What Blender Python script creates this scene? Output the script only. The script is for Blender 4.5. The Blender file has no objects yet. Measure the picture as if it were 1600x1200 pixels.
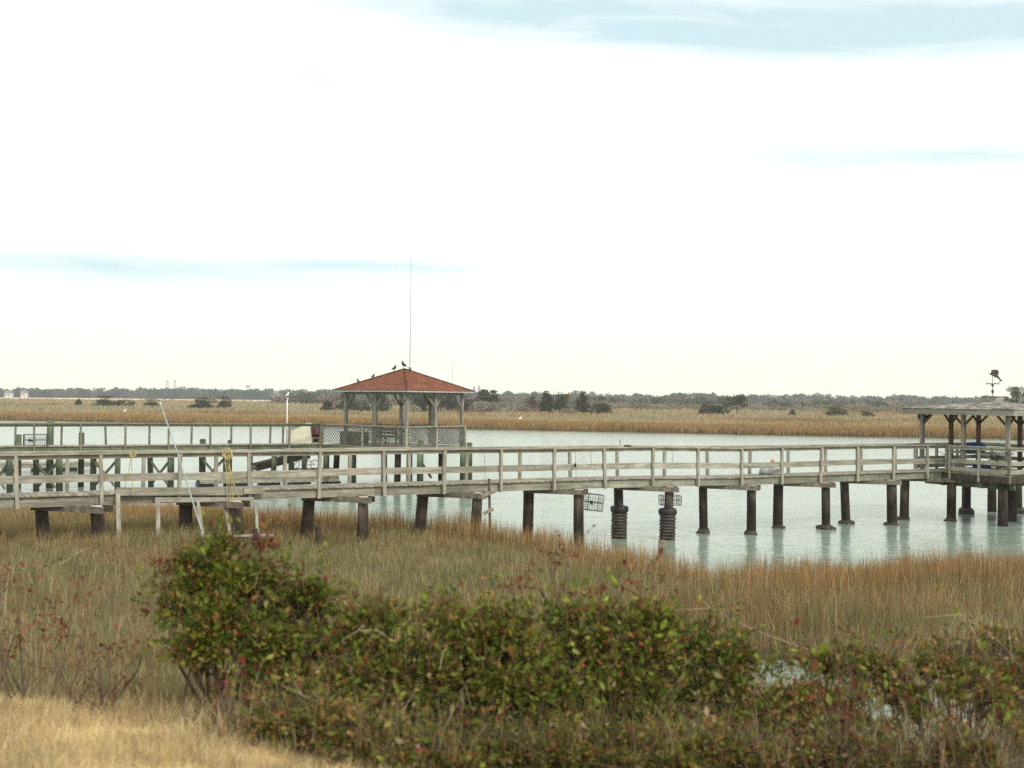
import bpy, math, random
import numpy as np
from mathutils import Vector, Matrix

rad = math.radians
random.seed(11)
rng = np.random.default_rng(11)
scene = bpy.context.scene
COL = scene.collection

# ------------------------------------------------------------------ camera frame (metres; camera looks along +Y)
F, RHO, H = 1700.0, rad(0.6), 4.5
V0 = 22.0
TH = math.atan(V0 / F)
cR, sR, cT, sT = math.cos(RHO), math.sin(RHO), math.cos(TH), math.sin(TH)


def ray(px, py):
    dx, dy = px - 800.0, py - 600.0
    u, v = dx * cR + dy * sR, -dx * sR + dy * cR
    return u, F * cT + v * sT, F * sT - v * cT


def P(px, py, Y):
    r = ray(px, py)
    s = Y / r[1]
    return Vector((r[0] * s, Y, H + r[2] * s))


def Q(px, Y, z):
    py = 640.0
    for _ in range(6):
        p = P(px, py, Y)
        py += (p.z - z) * F / Y
    p.z = z
    return p


def proj(p):
    x, y, z = p[0], p[1], p[2] - H
    d = y * cT + z * sT
    v = (y * sT - z * cT) * F / d
    u = x * F / d
    return 800 + u * cR - v * sR, 600 + u * sR + v * cR


def sstep(a, b, x):
    t = np.clip((np.asarray(x, float) - a) / (b - a), 0, 1)
    return t * t * (3 - 2 * t)


def vnoise(x, y, seed=0):
    x = np.asarray(x, float); y = np.asarray(y, float)
    xi, yi = np.floor(x).astype(np.int64), np.floor(y).astype(np.int64)
    fx, fy = x - xi, y - yi
    fx, fy = fx * fx * (3 - 2 * fx), fy * fy * (3 - 2 * fy)

    def h(a, b):
        n = (a * 374761393 + b * 668265263 + seed * 1442695041) & 0xffffffff
        n = ((n ^ (n >> 13)) * 1274126177) & 0xffffffff
        return ((n ^ (n >> 16)) & 0xffff) / 65535.0
    return (h(xi, yi) * (1 - fx) + h(xi + 1, yi) * fx) * (1 - fy) + (h(xi, yi + 1) * (1 - fx) + h(xi + 1, yi + 1) * fx) * fy


def fbm(x, y, seed=0):
    return .55 * vnoise(x, y, seed) + .3 * vnoise(x * 2.1, y * 2.1, seed + 5) + .15 * vnoise(x * 4.3, y * 4.3, seed + 9)


# ------------------------------------------------------------------ terrain shape
SHX = [-60, -20, -12, -8, -4, -1, 1.5, 3, 4.6, 6, 8, 12, 20, 40]
SHY = [48, 41, 39, 37, 35.5, 33.5, 30.5, 27.9, 26.6, 26.9, 28.0, 28.6, 31, 36]
FRX = [-400, -200, -84, -45, -6, 22, 48, 80, 160, 400]
FRY = [265, 208, 178, 167, 156, 147, 138, 130, 116, 100]


def shore(X):
    return np.interp(X, SHX, SHY) + .9 * (vnoise(np.asarray(X) * .45, 0 * np.asarray(X), 3) - .5)


def fshore(X):
    return np.interp(X, FRX, FRY) + 3.0 * (vnoise(np.asarray(X) * .06, 0 * np.asarray(X), 8) - .5) + 1.0 * (vnoise(np.asarray(X) * .4, 0 * np.asarray(X), 18) - .5)


def ground(X, Y):
    X = np.asarray(X, float); Y = np.asarray(Y, float)
    bl = np.interp(Y, [-10, 4, 6.5, 8, 10, 12.5, 14.5, 20, 60], [2.85, 2.75, 2.42, 2.2, 1.5, .8, .55, .5, .5])
    br = np.interp(Y, [-10, 4, 6.5, 8, 9.5, 11, 12.2, 18.6, 20.0, 60], [2.85, 2.7, 2.15, 1.75, 1.05, .3, -.14, -.12, .22, .26])
    bl = bl + .42 * sstep(-5, -9, X) * sstep(16, 22, Y) * sstep(36, 30, Y)
    k = np.where(Y < 9.5, sstep(-2.2, .8, X), sstep(.8, 3.6, X - .10 * (Y - 8)) * sstep(9, 11.5, Y) + sstep(-2.2, .8, X) * (1 - sstep(9, 11.5, Y)))
    z = bl * (1 - k) + br * k
    z = z + .10 * (fbm(X * .7, Y * .7, 2) - .5) * sstep(4, 9, Y)
    ds = shore(X) - Y
    near = np.where(ds > -3, z * sstep(-1.5, 4.0, ds) - .12 * (1 - sstep(-1.5, 3.0, ds)) - .9 * sstep(.5, -3, ds), -1.0)
    fs = Y - fshore(X)
    far = -1.0 + 1.5 * sstep(-2.5, 1.2, fs) + .35 * sstep(5, 60, fs) * fbm(X * .04, Y * .02, 4)
    return np.where(Y > 75, far, near)


def gz(x, y):
    return float(ground(np.array([x]), np.array([y]))[0])


# ------------------------------------------------------------------ materials
def new_mat(name):
    m = bpy.data.materials.new(name)
    m.use_nodes = True
    nt = m.node_tree
    b = nt.nodes['Principled BSDF']
    return m, nt, b


def noise_node(nt, scale, detail=4, vec=None, rough=.55, dist=0.0):
    n = nt.nodes.new('ShaderNodeTexNoise')
    n.inputs['Scale'].default_value = scale
    n.inputs['Detail'].default_value = detail
    n.inputs['Roughness'].default_value = rough
    n.inputs['Distortion'].default_value = dist
    if vec is not None:
        nt.links.new(vec, n.inputs['Vector'])
    return n.outputs['Fac']


def ramp_node(nt, fac, stops):
    r = nt.nodes.new('ShaderNodeValToRGB')
    el = r.color_ramp.elements
    while len(el) < len(stops):
        el.new(.5)
    for e, (p, c) in zip(el, stops):
        e.position = p
        e.color = (c[0], c[1], c[2], 1)
    nt.links.new(fac, r.inputs['Fac'])
    return r.outputs['Color']


def mixc(nt, fac, a, b, mode='MIX'):
    m = nt.nodes.new('ShaderNodeMix')
    m.data_type = 'RGBA'
    m.blend_type = mode
    for sock, val in ((m.inputs[0], fac), (m.inputs[6], a), (m.inputs[7], b)):
        if isinstance(val, (int, float)):
            sock.default_value = val
        elif isinstance(val, (tuple, list)):
            sock.default_value = (val[0], val[1], val[2], 1)
        else:
            nt.links.new(val, sock)
    return m.outputs[2]


def math_node(nt, op, a, b=None, clamp=False):
    m = nt.nodes.new('ShaderNodeMath')
    m.operation = op
    m.use_clamp = clamp
    for i, v in enumerate((a, b)):
        if v is None:
            continue
        if isinstance(v, (int, float)):
            m.inputs[i].default_value = v
        else:
            nt.links.new(v, m.inputs[i])
    return m.outputs[0]


def mapped(nt, scale=(1, 1, 1), rotz=0.0):
    tc = nt.nodes.new('ShaderNodeTexCoord')
    mp = nt.nodes.new('ShaderNodeMapping')
    mp.vector_type = 'TEXTURE' if False else 'POINT'
    # rotate first, then scale
    vr = nt.nodes.new('ShaderNodeVectorRotate')
    vr.rotation_type = 'Z_AXIS'
    vr.inputs['Angle'].default_value = -rotz
    nt.links.new(tc.outputs['Object'], vr.inputs['Vector'])
    nt.links.new(vr.outputs[0], mp.inputs['Vector'])
    mp.inputs['Scale'].default_value = scale
    return mp.outputs[0]


def bump(nt, b, height, strength=.3, dist=.02):
    n = nt.nodes.new('ShaderNodeBump')
    n.inputs['Strength'].default_value = strength
    n.inputs['Distance'].default_value = dist
    nt.links.new(height, n.inputs['Height'])
    nt.links.new(n.outputs[0], b.inputs['Normal'])


def wood(name, dark, mid, light, scale=(1.2, 14, 14), rotz=0.0, lichen=None, rough=.85, var=.42):
    m, nt, b = new_mat(name)
    v = mapped(nt, scale, rotz)
    g = noise_node(nt, 1.0, 6, v, .65)
    c = ramp_node(nt, g, [(.28, dark), (.5, mid), (.72, light)])
    geo = nt.nodes.new('ShaderNodeNewGeometry')
    isl = geo.outputs['Random Per Island']
    val = math_node(nt, 'MULTIPLY_ADD', isl, var)
    val.node.inputs[2].default_value = 1 - var * .52
    c = mixc(nt, 1.0, c, val, 'MULTIPLY')
    blot = noise_node(nt, 2.3, 4, mapped(nt, (1, 1, 1)))
    if lichen:
        f = ramp_node(nt, blot, [(.48, (0, 0, 0)), (.7, (.8, .8, .8))])
        c = mixc(nt, f, c, lichen)
    else:
        f = ramp_node(nt, blot, [(.5, (0, 0, 0)), (.75, (.5, .5, .5))])
        c = mixc(nt, f, c, dark)
    nt.links.new(c, b.inputs['Base Color'])
    b.inputs['Roughness'].default_value = rough
    b.inputs['Specular IOR Level'].default_value = .2
    bump(nt, b, g, .35, .01)
    return m


def pile_mat(name, top, wet, green=(.1, .11, .06)):
    """weathered timber pile: pale above, tide-stained below"""
    m, nt, b = new_mat(name)
    geo = nt.nodes.new('ShaderNodeNewGeometry')
    sep = nt.nodes.new('ShaderNodeSeparateXYZ')
    nt.links.new(geo.outputs['Position'], sep.inputs[0])
    n = noise_node(nt, 1.0, 5, mapped(nt, (9, 9, 1.1)), .65)
    n2 = noise_node(nt, 1.6, 4, mapped(nt, (1.5, 1.5, .8)))
    lvl = math_node(nt, 'ADD', sep.outputs['Z'], math_node(nt, 'MULTIPLY', math_node(nt, 'SUBTRACT', n2, .5), 2.4))
    fac = math_node(nt, 'MULTIPLY', math_node(nt, 'SUBTRACT', lvl, .75), 1.0, True)
    base = mixc(nt, fac, wet, top)
    c = mixc(nt, 1.0, base, ramp_node(nt, n, [(.3, (.35, .33, .3)), (.52, (1, 1, 1)), (.72, (1.9, 1.8, 1.6))]), 'MULTIPLY')
    al = ramp_node(nt, noise_node(nt, 3.0, 4, mapped(nt, (1, 1, .5))), [(.5, (0, 0, 0)), (.72, (.55, .55, .55))])
    c = mixc(nt, al, c, green)
    nt.links.new(c, b.inputs['Base Color'])
    b.inputs['Roughness'].default_value = .8
    b.inputs['Specular IOR Level'].default_value = .25
    bump(nt, b, n, .5, .02)
    return m


def plain(name, col, rough=.6, metal=0.0, var=.25, scale=8.0, spec=.4):
    m, nt, b = new_mat(name)
    n = noise_node(nt, scale, 4, mapped(nt))
    lo = tuple(c * (1 - var) for c in col)
    hi = tuple(min(1, c * (1 + var)) for c in col)
    nt.links.new(ramp_node(nt, n, [(.3, lo), (.7, hi)]), b.inputs['Base Color'])
    b.inputs['Roughness'].default_value = rough
    b.inputs['Metallic'].default_value = metal
    b.inputs['Specular IOR Level'].default_value = spec
    return m


def leafy(name, trans=.35, rough=.6, gain=1.0, spec=.25):
    """foliage: colour of each leaf from the mesh attribute, thin enough to pass some light"""
    m, nt, b = new_mat(name)
    at = nt.nodes.new('ShaderNodeAttribute')
    at.attribute_name = 'tint'
    c = at.outputs['Color']
    if gain != 1.0:
        c = mixc(nt, 1.0, c, (gain, gain, gain), 'MULTIPLY')
    nt.links.new(c, b.inputs['Base Color'])
    b.inputs['Roughness'].default_value = rough
    b.inputs['Specular IOR Level'].default_value = spec
    tr = nt.nodes.new('ShaderNodeBsdfTranslucent')
    nt.links.new(c, tr.inputs['Color'])
    mx = nt.nodes.new('ShaderNodeMixShader')
    mx.inputs[0].default_value = trans
    nt.links.new(b.outputs[0], mx.inputs[1])
    nt.links.new(tr.outputs[0], mx.inputs[2])
    out = nt.nodes['Material Output']
    nt.links.new(mx.outputs[0], out.inputs['Surface'])
    return m


DANG = math.atan2(.486, .874)
M = {}
M['deck'] = wood('weathered_decking', (.14, .12, .09), (.30, .27, .21), (.44, .41, .34), (9, 1.5, 9), DANG)
M['rail'] = wood('weathered_rail', (.13, .12, .092), (.325, .305, .245), (.49, .465, .385), (1.2, 14, 14), DANG, lichen=(.225, .21, .15))
M['post'] = wood('weathered_post', (.15, .138, .108), (.335, .315, .255), (.48, .455, .38), (14, 14, 1.4), DANG)
M['string'] = wood('weathered_stringer', (.12, .112, .085), (.275, .262, .205), (.41, .39, .32), (1.0, 12, 12), DANG, lichen=(.175, .175, .125))
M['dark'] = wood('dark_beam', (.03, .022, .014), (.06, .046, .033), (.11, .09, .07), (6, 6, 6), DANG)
M['green'] = wood('treated_green_wood', (.065, .08, .048), (.125, .14, .09), (.20, .21, .145), (2, 8, 8), DANG)
M['greenpost'] = wood('treated_rail_post', (.09, .085, .055), (.17, .165, .115), (.26, .25, .19), (12, 12, 1.4), DANG)
M['pile'] = pile_mat('timber_pile', (.095, .075, .058), (.024, .017, .012), (.075, .062, .045))
M['bent'] = wood('shaded_brown_beam', (.07, .058, .043), (.17, .148, .115), (.30, .27, .215), (6, 6, 6), DANG)  # cap beams: brown wood with the shade under the deck put into its colour
M['gpile'] = pile_mat('green_timber_pile', (.105, .135, .08), (.035, .038, .026), (.085, .115, .065))
M['cut'] = plain('pale_lit_wood', (.68, .64, .56), .9, 0, .2, 12)  # on pile tops, light falling on the cut end is painted as a pale colour
M['oyster'] = plain('oyster_shell_clump', (.07, .055, .04), .9, 0, .6, 14)
M['sleeve'] = plain('ribbed_rubber_sleeve', (.085, .07, .05), .7, 0, .6, 6)
M['lattice'] = wood('grey_lattice', (.085, .08, .068), (.17, .16, .137), (.29, .275, .24), (10, 10, 10))
M['gpost'] = wood('gazebo_post', (.13, .12, .10), (.235, .22, .185), (.36, .34, .29), (14, 14, 1.5))
M['gang'] = wood('gangway_timber', (.05, .038, .028), (.11, .085, .065), (.19, .155, .12), (3, 3, 10))
M['brown'] = wood('brown_shelter_post', (.05, .03, .02), (.10, .062, .042), (.17, .11, .08), (14, 14, 1.5))
M['shake'] = wood('weathered_shake', (.09, .08, .065), (.23, .215, .175), (.42, .40, .335), (5, 5, 5), 0, var=1.0)
M['fascia'] = wood('grey_fascia', (.15, .14, .115), (.28, .265, .215), (.40, .38, .31), (1, 1, 20), 0)
M['white'] = plain('white_paint', (.78, .77, .72), .5, 0, .06, 5)
M['cream'] = plain('cream_panel', (.72, .70, .56), .5, 0, .1, 3)
M['red'] = plain('shaded_red_plastic', (.06, .010, .013), .5, 0, .3, 5)  # drum red, darkened so the shade it stands in is in the colour
M['black'] = plain('black_rubber', (.018, .018, .02), .5, 0, .3, 5)
M['steel'] = plain('galvanised_steel', (.42, .45, .46), .45, .7, .2, 9)
M['wire'] = plain('dull_wire', (.10, .105, .10), .6, .4, .3, 9)
M['pvc'] = plain('bluish_white_pipe', (.30, .36, .34), .45, 0, .12, 4)
M['rope'] = plain('faded_yellow_rope', (.44, .385, .16), .9, 0, .25, 30)
M['blue'] = plain('blue_plastic', (.02, .07, .26), .55, 0, .35, 4)
M['yellow'] = plain('yellow_plastic', (.55, .42, .10), .5, 0, .2, 4)
M['orange'] = plain('orange_plastic', (.72, .36, .20), .5, 0, .15, 4)
M['sack'] = plain('grey_sheet', (.42, .43, .41), .6, 0, .25, 9)
M['bird'] = plain('dark_plumage', (.03, .026, .025), .7, 0, .4, 30)
M['egret'] = plain('white_plumage', (.8, .8, .76), .7, 0, .05, 10)
M['iron'] = plain('weathered_copper_iron', (.085, .062, .062), .6, .3, .5, 5)
M['bark'] = wood('bark', (.03, .024, .018), (.075, .06, .045), (.14, .115, .09), (18, 18, 3))
M['twig'] = plain('bare_twig', (.12, .085, .06), .9, 0, .4, 6)
M['straw'] = plain('dead_straw', (.40, .32, .20), .9, 0, .25, 9)
M['leaf'] = leafy('shrub_leaf', .30, .6, 1.0, .12)
M['grass'] = leafy('grass_blade', .3, .7, 1.0, .12)
M['far'] = leafy('distant_foliage', .15, .9, 1.0, .05)
M['wall'] = plain('pale_wall', (.62, .62, .6), .8, 0, .06, .1)
M['roofgrey'] = plain('grey_house_roof', (.16, .15, .15), .8, 0, .2, .2)


def roof_material(name, cols, course):
    m, nt, b = new_mat(name)
    br = nt.nodes.new('ShaderNodeTexBrick')
    tc = nt.nodes.new('ShaderNodeUVMap')
    nt.links.new(tc.outputs[0], br.inputs['Vector'])
    br.inputs['Scale'].default_value = 1.0
    br.inputs['Brick Width'].default_value = course * 1.9
    br.inputs['Row Height'].default_value = course
    br.inputs['Mortar Size'].default_value = .012
    br.inputs['Color1'].default_value = (*cols[0], 1)
    br.inputs['Color2'].default_value = (*cols[1], 1)
    br.inputs['Mortar'].default_value = (*cols[2], 1)
    n = noise_node(nt, 3.0, 5, mapped(nt))
    c = mixc(nt, 1.0, br.outputs['Color'], ramp_node(nt, n, [(.3, (.7, .7, .7)), (.7, (1.2, 1.2, 1.2))]), 'MULTIPLY')
    nt.links.new(c, b.inputs['Base Color'])
    b.inputs['Roughness'].default_value = .9
    b.inputs['Specular IOR Level'].default_value = .15
    bump(nt, b, br.outputs['Fac'], -.4, .02)
    return m


M['redroof'] = roof_material('red_shingles', ((.225, .088, .046), (.155, .06, .034), (.08, .034, .022)), .16)
M['greyroof'] = roof_material('grey_cedar_shakes', ((.46, .43, .37), (.33, .31, .26), (.12, .11, .09)), .2)


# ------------------------------------------------------------------ mesh builder
class MB:
    def __init__(self):
        self.v, self.f, self.uv = [], [], None

    def quadbox(self, bottom, top):
        b = len(self.v)
        self.v += [Vector(p) for p in bottom] + [Vector(p) for p in top]
        self.f += [(b + 3, b + 2, b + 1, b), (b + 4, b + 5, b + 6, b + 7)]
        for i in range(4):
            j = (i + 1) % 4
            self.f.append((b + i, b + j, b + 4 + j, b + 4 + i))

    def beam(self, p0, p1, w, h, up=(0, 0, 1)):
        """board from p0 to p1, w across, h along up"""
        p0, p1, up = Vector(p0), Vector(p1), Vector(up)
        d = (p1 - p0).normalized()
        s = d.cross(up)
        if s.length < 1e-4:
            s = d.cross(Vector((0, 1, 0)))
        s.normalize()
        u = s.cross(d).normalized()
        s, u = s * w / 2, u * h / 2
        self.quadbox([p0 - s - u, p0 + s - u, p1 + s - u, p1 - s - u], [p0 - s + u, p0 + s + u, p1 + s + u, p1 - s + u])

    def tube(self, p0, p1, r0, r1=None, n=10, caps=True, wob=0.0):
        r1 = r0 if r1 is None else r1
        self.path([p0, p1], [r0, r1], n, caps, wob)

    def path(self, pts, rs, n=8, caps=True, wob=0.0):
        pts = [Vector(p) for p in pts]
        if not hasattr(rs, '__len__'):
            rs = [rs] * len(pts)
        b = len(self.v)
        ref = None
        for i, p in enumerate(pts):
            d = (pts[min(i + 1, len(pts) - 1)] - pts[max(i - 1, 0)])
            d = d.normalized() if d.length > 1e-9 else Vector((0, 0, 1))
            if ref is None:
                ref = Vector((1, 0, 0)) if abs(d.x) < .8 else Vector((0, 1, 0))
            x = (ref - d * ref.dot(d)).normalized()
            ref = x
            y = d.cross(x)
            for k in range(n):
                a = 2 * math.pi * k / n
                r = rs[i] * (1 + (random.uniform(-wob, wob) if wob else 0))
                self.v.append(p + x * (math.cos(a) * r) + y * (math.sin(a) * r))
        for i in range(len(pts) - 1):
            for k in range(n):
                k2 = (k + 1) % n
                self.f.append((b + i * n + k, b + i * n + k2, b + (i + 1) * n + k2, b + (i + 1) * n + k))
        if caps:
            self.f.append(tuple(b + k for k in reversed(range(n))))
            e = b + (len(pts) - 1) * n
            self.f.append(tuple(e + k for k in range(n)))

    def lathe(self, c, prof, n=14, wob=0.0, sx=1.0, sy=1.0):
        """profile (r, z) round a vertical axis at c"""
        c = Vector(c)
        b = len(self.v)
        for r, z in prof:
            for k in range(n):
                a = 2 * math.pi * k / n
                rr = r * (1 + (random.uniform(-wob, wob) if wob else 0))
                self.v.append(c + Vector((math.cos(a) * rr * sx, math.sin(a) * rr * sy, z + (random.uniform(-wob, wob) * r * .5 if wob else 0))))
        for i in range(len(prof) - 1):
            for k in range(n):
                k2 = (k + 1) % n
                self.f.append((b + i * n + k, b + i * n + k2, b + (i + 1) * n + k2, b + (i + 1) * n + k))
        self.f.append(tuple(b + k for k in reversed(range(n))))
        e = b + (len(prof) - 1) * n
        self.f.append(tuple(e + k for k in range(n)))

    def ring(self, c, ax, ay, R_, r, n=24, m=6):
        """torus with axes ax, ay"""
        c, ax, ay = Vector(c), Vector(ax).normalized(), Vector(ay).normalized()
        az = ax.cross(ay)
        b = len(self.v)
        for i in range(n):
            a = 2 * math.pi * i / n
            d = ax * math.cos(a) + ay * math.sin(a)
            for j in range(m):
                t = 2 * math.pi * j / m
                self.v.append(c + d * (R_ + r * math.cos(t)) + az * (r * math.sin(t)))
        for i in range(n):
            for j in range(m):
                i2, j2 = (i + 1) % n, (j + 1) % m
                self.f.append((b + i * m + j, b + i2 * m + j, b + i2 * m + j2, b + i * m + j2))

    def ball(self, c, r, sx=1, sy=1, sz=1, n=10, k=7, wob=0.0):
        prof = [(max(.02, math.sin(math.pi * i / k)) * r, -math.cos(math.pi * i / k) * r * sz) for i in range(k + 1)]
        self.lathe(c, prof, n, wob, sx, sy)

    def slab(self, outline, thick, ax, ay, az, o):
        """extruded 2D outline: ax, ay in the plane, az thickness"""
        o, ax, ay, az = Vector(o), Vector(ax), Vector(ay), Vector(az)
        b, n = len(self.v), len(outline)
        for s in (-.5, .5):
            for x, y in outline:
                self.v.append(o + ax * x + ay * y + az * (thick * s))
        self.f.append(tuple(b + k for k in reversed(range(n))))
        self.f.append(tuple(b + n + k for k in range(n)))
        for k in range(n):
            k2 = (k + 1) % n
            self.f.append((b + k, b + k2, b + n + k2, b + n + k))

    def build(self, name, mat, parent=None, smooth=False):
        org = parent['_o'] if parent is not None else None
        org = Vector(org) if org is not None else Vector((0, 0, 0))
        me = bpy.data.meshes.new(name)
        me.from_pydata([tuple(Vector(v) - org) for v in self.v], [], self.f)
        me.materials.append(mat)
        if smooth:
            me.polygons.foreach_set('use_smooth', [True] * len(me.polygons))
        me.update()
        o = bpy.data.objects.new(name, me)
        COL.objects.link(o)
        if parent is not None:
            o.parent = parent
            o['_o'] = tuple(org)
        else:
            o['_o'] = (0, 0, 0)
        return o


def tag(o, label=None, cat=None, group=None, kind=None):
    if label: o['label'] = label
    if cat: o['category'] = cat
    if group: o['group'] = group
    if kind: o['kind'] = kind
    return o


def thing(name, label, cat, loc, group=None):
    o = bpy.data.objects.new(name, None)
    o.empty_display_size = .2
    COL.objects.link(o)
    o.location = loc
    o['_o'] = tuple(loc)
    return tag(o, label, cat, group)


def array_mesh(name, V, faces, mat, cols=None, parent=None):
    """V (n,3); faces: list of (m,k) index arrays; cols (n,3)"""
    org = np.array(parent['_o'] if parent is not None else (0, 0, 0), float)
    me = bpy.data.meshes.new(name)
    me.vertices.add(len(V))
    me.vertices.foreach_set('co', (V - org).astype(np.float32).ravel())
    idx = np.concatenate([f.ravel() for f in faces]).astype(np.int32)
    tot = np.concatenate([np.full(len(f), f.shape[1], np.int32) for f in faces])
    me.loops.add(len(idx))
    me.loops.foreach_set('vertex_index', idx)
    me.polygons.add(len(tot))
    st = np.zeros(len(tot), np.int32)
    st[1:] = np.cumsum(tot)[:-1]
    me.polygons.foreach_set('loop_start', st)
    me.polygons.foreach_set('loop_total', tot)
    me.update(calc_edges=True)
    if cols is not None:
        a = me.color_attributes.new('tint', 'FLOAT_COLOR', 'POINT')
        c4 = np.ones((len(V), 4), np.float32)
        c4[:, :3] = cols
        a.data.foreach_set('color', c4.ravel())
    me.materials.append(mat)
    me.validate()
    o = bpy.data.objects.new(name, me)
    COL.objects.link(o)
    if parent is not None:
        o.parent = parent
    o['_o'] = tuple(org)
    return o


def blades(pts, h, w, lean, az, face=None):
    """curved tapering blades: 5 vertices each -> V, [quads, tris]"""
    n = len(pts)
    face = rng.uniform(0, 2 * np.pi, n) if face is None else face
    ld = np.stack([np.cos(az), np.sin(az), np.zeros(n)], 1)
    wd = np.stack([np.cos(face), np.sin(face), np.zeros(n)], 1)
    up = np.array([0, 0, 1.0])
    l = lean[:, None] * h[:, None]
    hz = h * np.sqrt(np.clip(1 - (lean * .9) ** 2, .05, 1))
    base = pts
    mid = pts + ld * l * .32 + up * (hz * .58)[:, None]
    tip = pts + ld * l + up * hz[:, None]
    ww = (w / 2)[:, None]
    V = np.empty((n, 5, 3))
    V[:, 0] = base - wd * ww; V[:, 1] = base + wd * ww
    V[:, 2] = mid + wd * ww * .75; V[:, 3] = mid - wd * ww * .75
    V[:, 4] = tip
    i = (np.arange(n) * 5)[:, None]
    return V.reshape(-1, 3), [i + np.array([[0, 1, 2, 3]]), i + np.array([[3, 2, 4]])]


def leaves(pts, nrm, size, aspect=.55):
    """folded diamond leaves at pts, blade direction random about nrm"""
    n = len(pts)
    a = nrm + rng.normal(0, .75, (n, 3))
    a /= np.linalg.norm(a, axis=1)[:, None] + 1e-9
    r = rng.normal(0, 1, (n, 3))
    s = np.cross(a, r); s /= np.linalg.norm(s, axis=1)[:, None] + 1e-9
    u = np.cross(s, a)
    L = size[:, None]
    W = (size * aspect / 2)[:, None]
    V = np.empty((n, 4, 3))
    V[:, 0] = pts
    V[:, 1] = pts + a * L * .5 + s * W + u * W * .35
    V[:, 2] = pts + a * L
    V[:, 3] = pts + a * L * .5 - s * W + u * W * .35
    i = (np.arange(n) * 4)[:, None]
    return V.reshape(-1, 3), [i + np.array([[0, 1, 2]]), i + np.array([[0, 2, 3]])]


def pick(cols, wts, n, jit=.22):
    cols = np.array(cols)
    wts = np.array(wts, float) / sum(wts)
    c = cols[rng.choice(len(cols), n, p=wts)]
    return np.clip(c * (1 + rng.normal(0, jit, (n, 1))) * (1 + rng.normal(0, .06, (n, 3))), .004, .95)


# ------------------------------------------------------------------ ground, water
def build_ground():
    Ys = np.concatenate([np.linspace(-8, 44, 210), np.geomspace(44.3, 110, 50), np.geomspace(111, 215, 130), np.geomspace(217, 1690, 60)])
    k = np.linspace(-7.9, 7.9, 261)
    Xs = np.sinh(k) * 1.35
    X, Y = np.meshgrid(Xs, Ys)
    Z = ground(X, Y)
    V = np.stack([X, Y, Z], -1).reshape(-1, 3)
    nx, ny = len(Xs), len(Ys)
    a = (np.arange(ny - 1)[:, None] * nx + np.arange(nx - 1)[None]).ravel()[:, None]
    f = a + np.array([[0, 1, nx + 1, nx]])
    # earth colours by place: mown dry verge, bank, marsh mud, far marsh straw
    tan, bank, mud, marsh = map(np.array, ((.48, .36, .18), (.10, .075, .042), (.055, .045, .033), (.14, .105, .06)))
    straw, rust = np.array((.36, .265, .14)), np.array((.26, .165, .08))
    x, y, z = V[:, 0], V[:, 1], V[:, 2]
    t = sstep(5.0, 6.3, y + .95 * x)[:, None]
    c = tan * (1 - t) + bank * t
    t = sstep(9, 13, y)[:, None]
    c = c * (1 - t) + marsh * t
    t = sstep(.25, .0, z)[:, None]
    c = c * (1 - t) + mud * t
    fn = fbm(x * .02, y * .012, 6)[:, None]
    fc = straw * fn + rust * (1 - fn)
    fc = fc * (1 - .8 * sstep(3, -1, y - fshore(x))[:, None])
    sand = (sstep(.0, 1, np.exp(-((y - 800) / 55) ** 2)) * sstep(-60, -110, x))[:, None]
    fc = fc * (1 - .9 * sand) + np.array((.8, .78, .68)) * .9 * sand
    c = np.where((y > 75)[:, None], fc, c)
    m, nt, b = new_mat('earth_and_turf')
    at = nt.nodes.new('ShaderNodeAttribute'); at.attribute_name = 'tint'
    geo = nt.nodes.new('ShaderNodeNewGeometry')
    n1 = noise_node(nt, 3.5, 6, geo.outputs['Position'], .7)
    n2 = noise_node(nt, .35, 4, geo.outputs['Position'])
    cc = mixc(nt, 1.0, at.outputs['Color'], ramp_node(nt, n1, [(.3, (.6, .6, .58)), (.7, (1.3, 1.3, 1.3))]), 'MULTIPLY')
    cc = mixc(nt, 1.0, cc, ramp_node(nt, n2, [(.35, (.75, .78, .7)), (.65, (1.2, 1.15, 1.1))]), 'MULTIPLY')
    nt.links.new(cc, b.inputs['Base Color'])
    b.inputs['Roughness'].default_value = .95
    b.inputs['Specular IOR Level'].default_value = .1
    bump(nt, b, n1, .6, .05)
    o = array_mesh('ground', V, [f], m, c)
    tag(o, kind='structure')
    o.data.polygons.foreach_set('use_smooth', [True] * len(o.data.polygons))


build_ground()


def build_water():
    m, nt, b = new_mat('tidal_water')
    geo = nt.nodes.new('ShaderNodeNewGeometry')
    mp = nt.nodes.new('ShaderNodeMapping')
    mp.inputs['Scale'].default_value = (.55, 1.6, 1)
    mp.inputs['Rotation'].default_value = (0, 0, rad(8))
    nt.links.new(geo.outputs['Position'], mp.inputs['Vector'])
    a = noise_node(nt, 2.6, 3, mp.outputs[0], .55, .4)
    c = noise_node(nt, .5, 3, mp.outputs[0], .5, .3)
    hgt = math_node(nt, 'ADD', math_node(nt, 'MULTIPLY', a, .5), c)
    bump(nt, b, hgt, .5, .15)
    pat = noise_node(nt, .12, 4, mp.outputs[0])
    nt.links.new(ramp_node(nt, pat, [(.35, (.205, .275, .225)), (.65, (.26, .33, .275))]), b.inputs['Base Color'])
    b.inputs['Roughness'].default_value = .13
    b.inputs['Specular Tint'].default_value = (.93, 1.0, .975, 1)
    b.inputs['IOR'].default_value = 1.34
    V = np.array([(-1800, 9, 0), (1800, 9, 0), (1800, 700, 0), (-1800, 700, 0)], float)
    tag(array_mesh('water', V, [np.array([[0, 1, 2, 3]])], m), kind='structure')


build_water()

# ------------------------------------------------------------------ boardwalks


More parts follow.
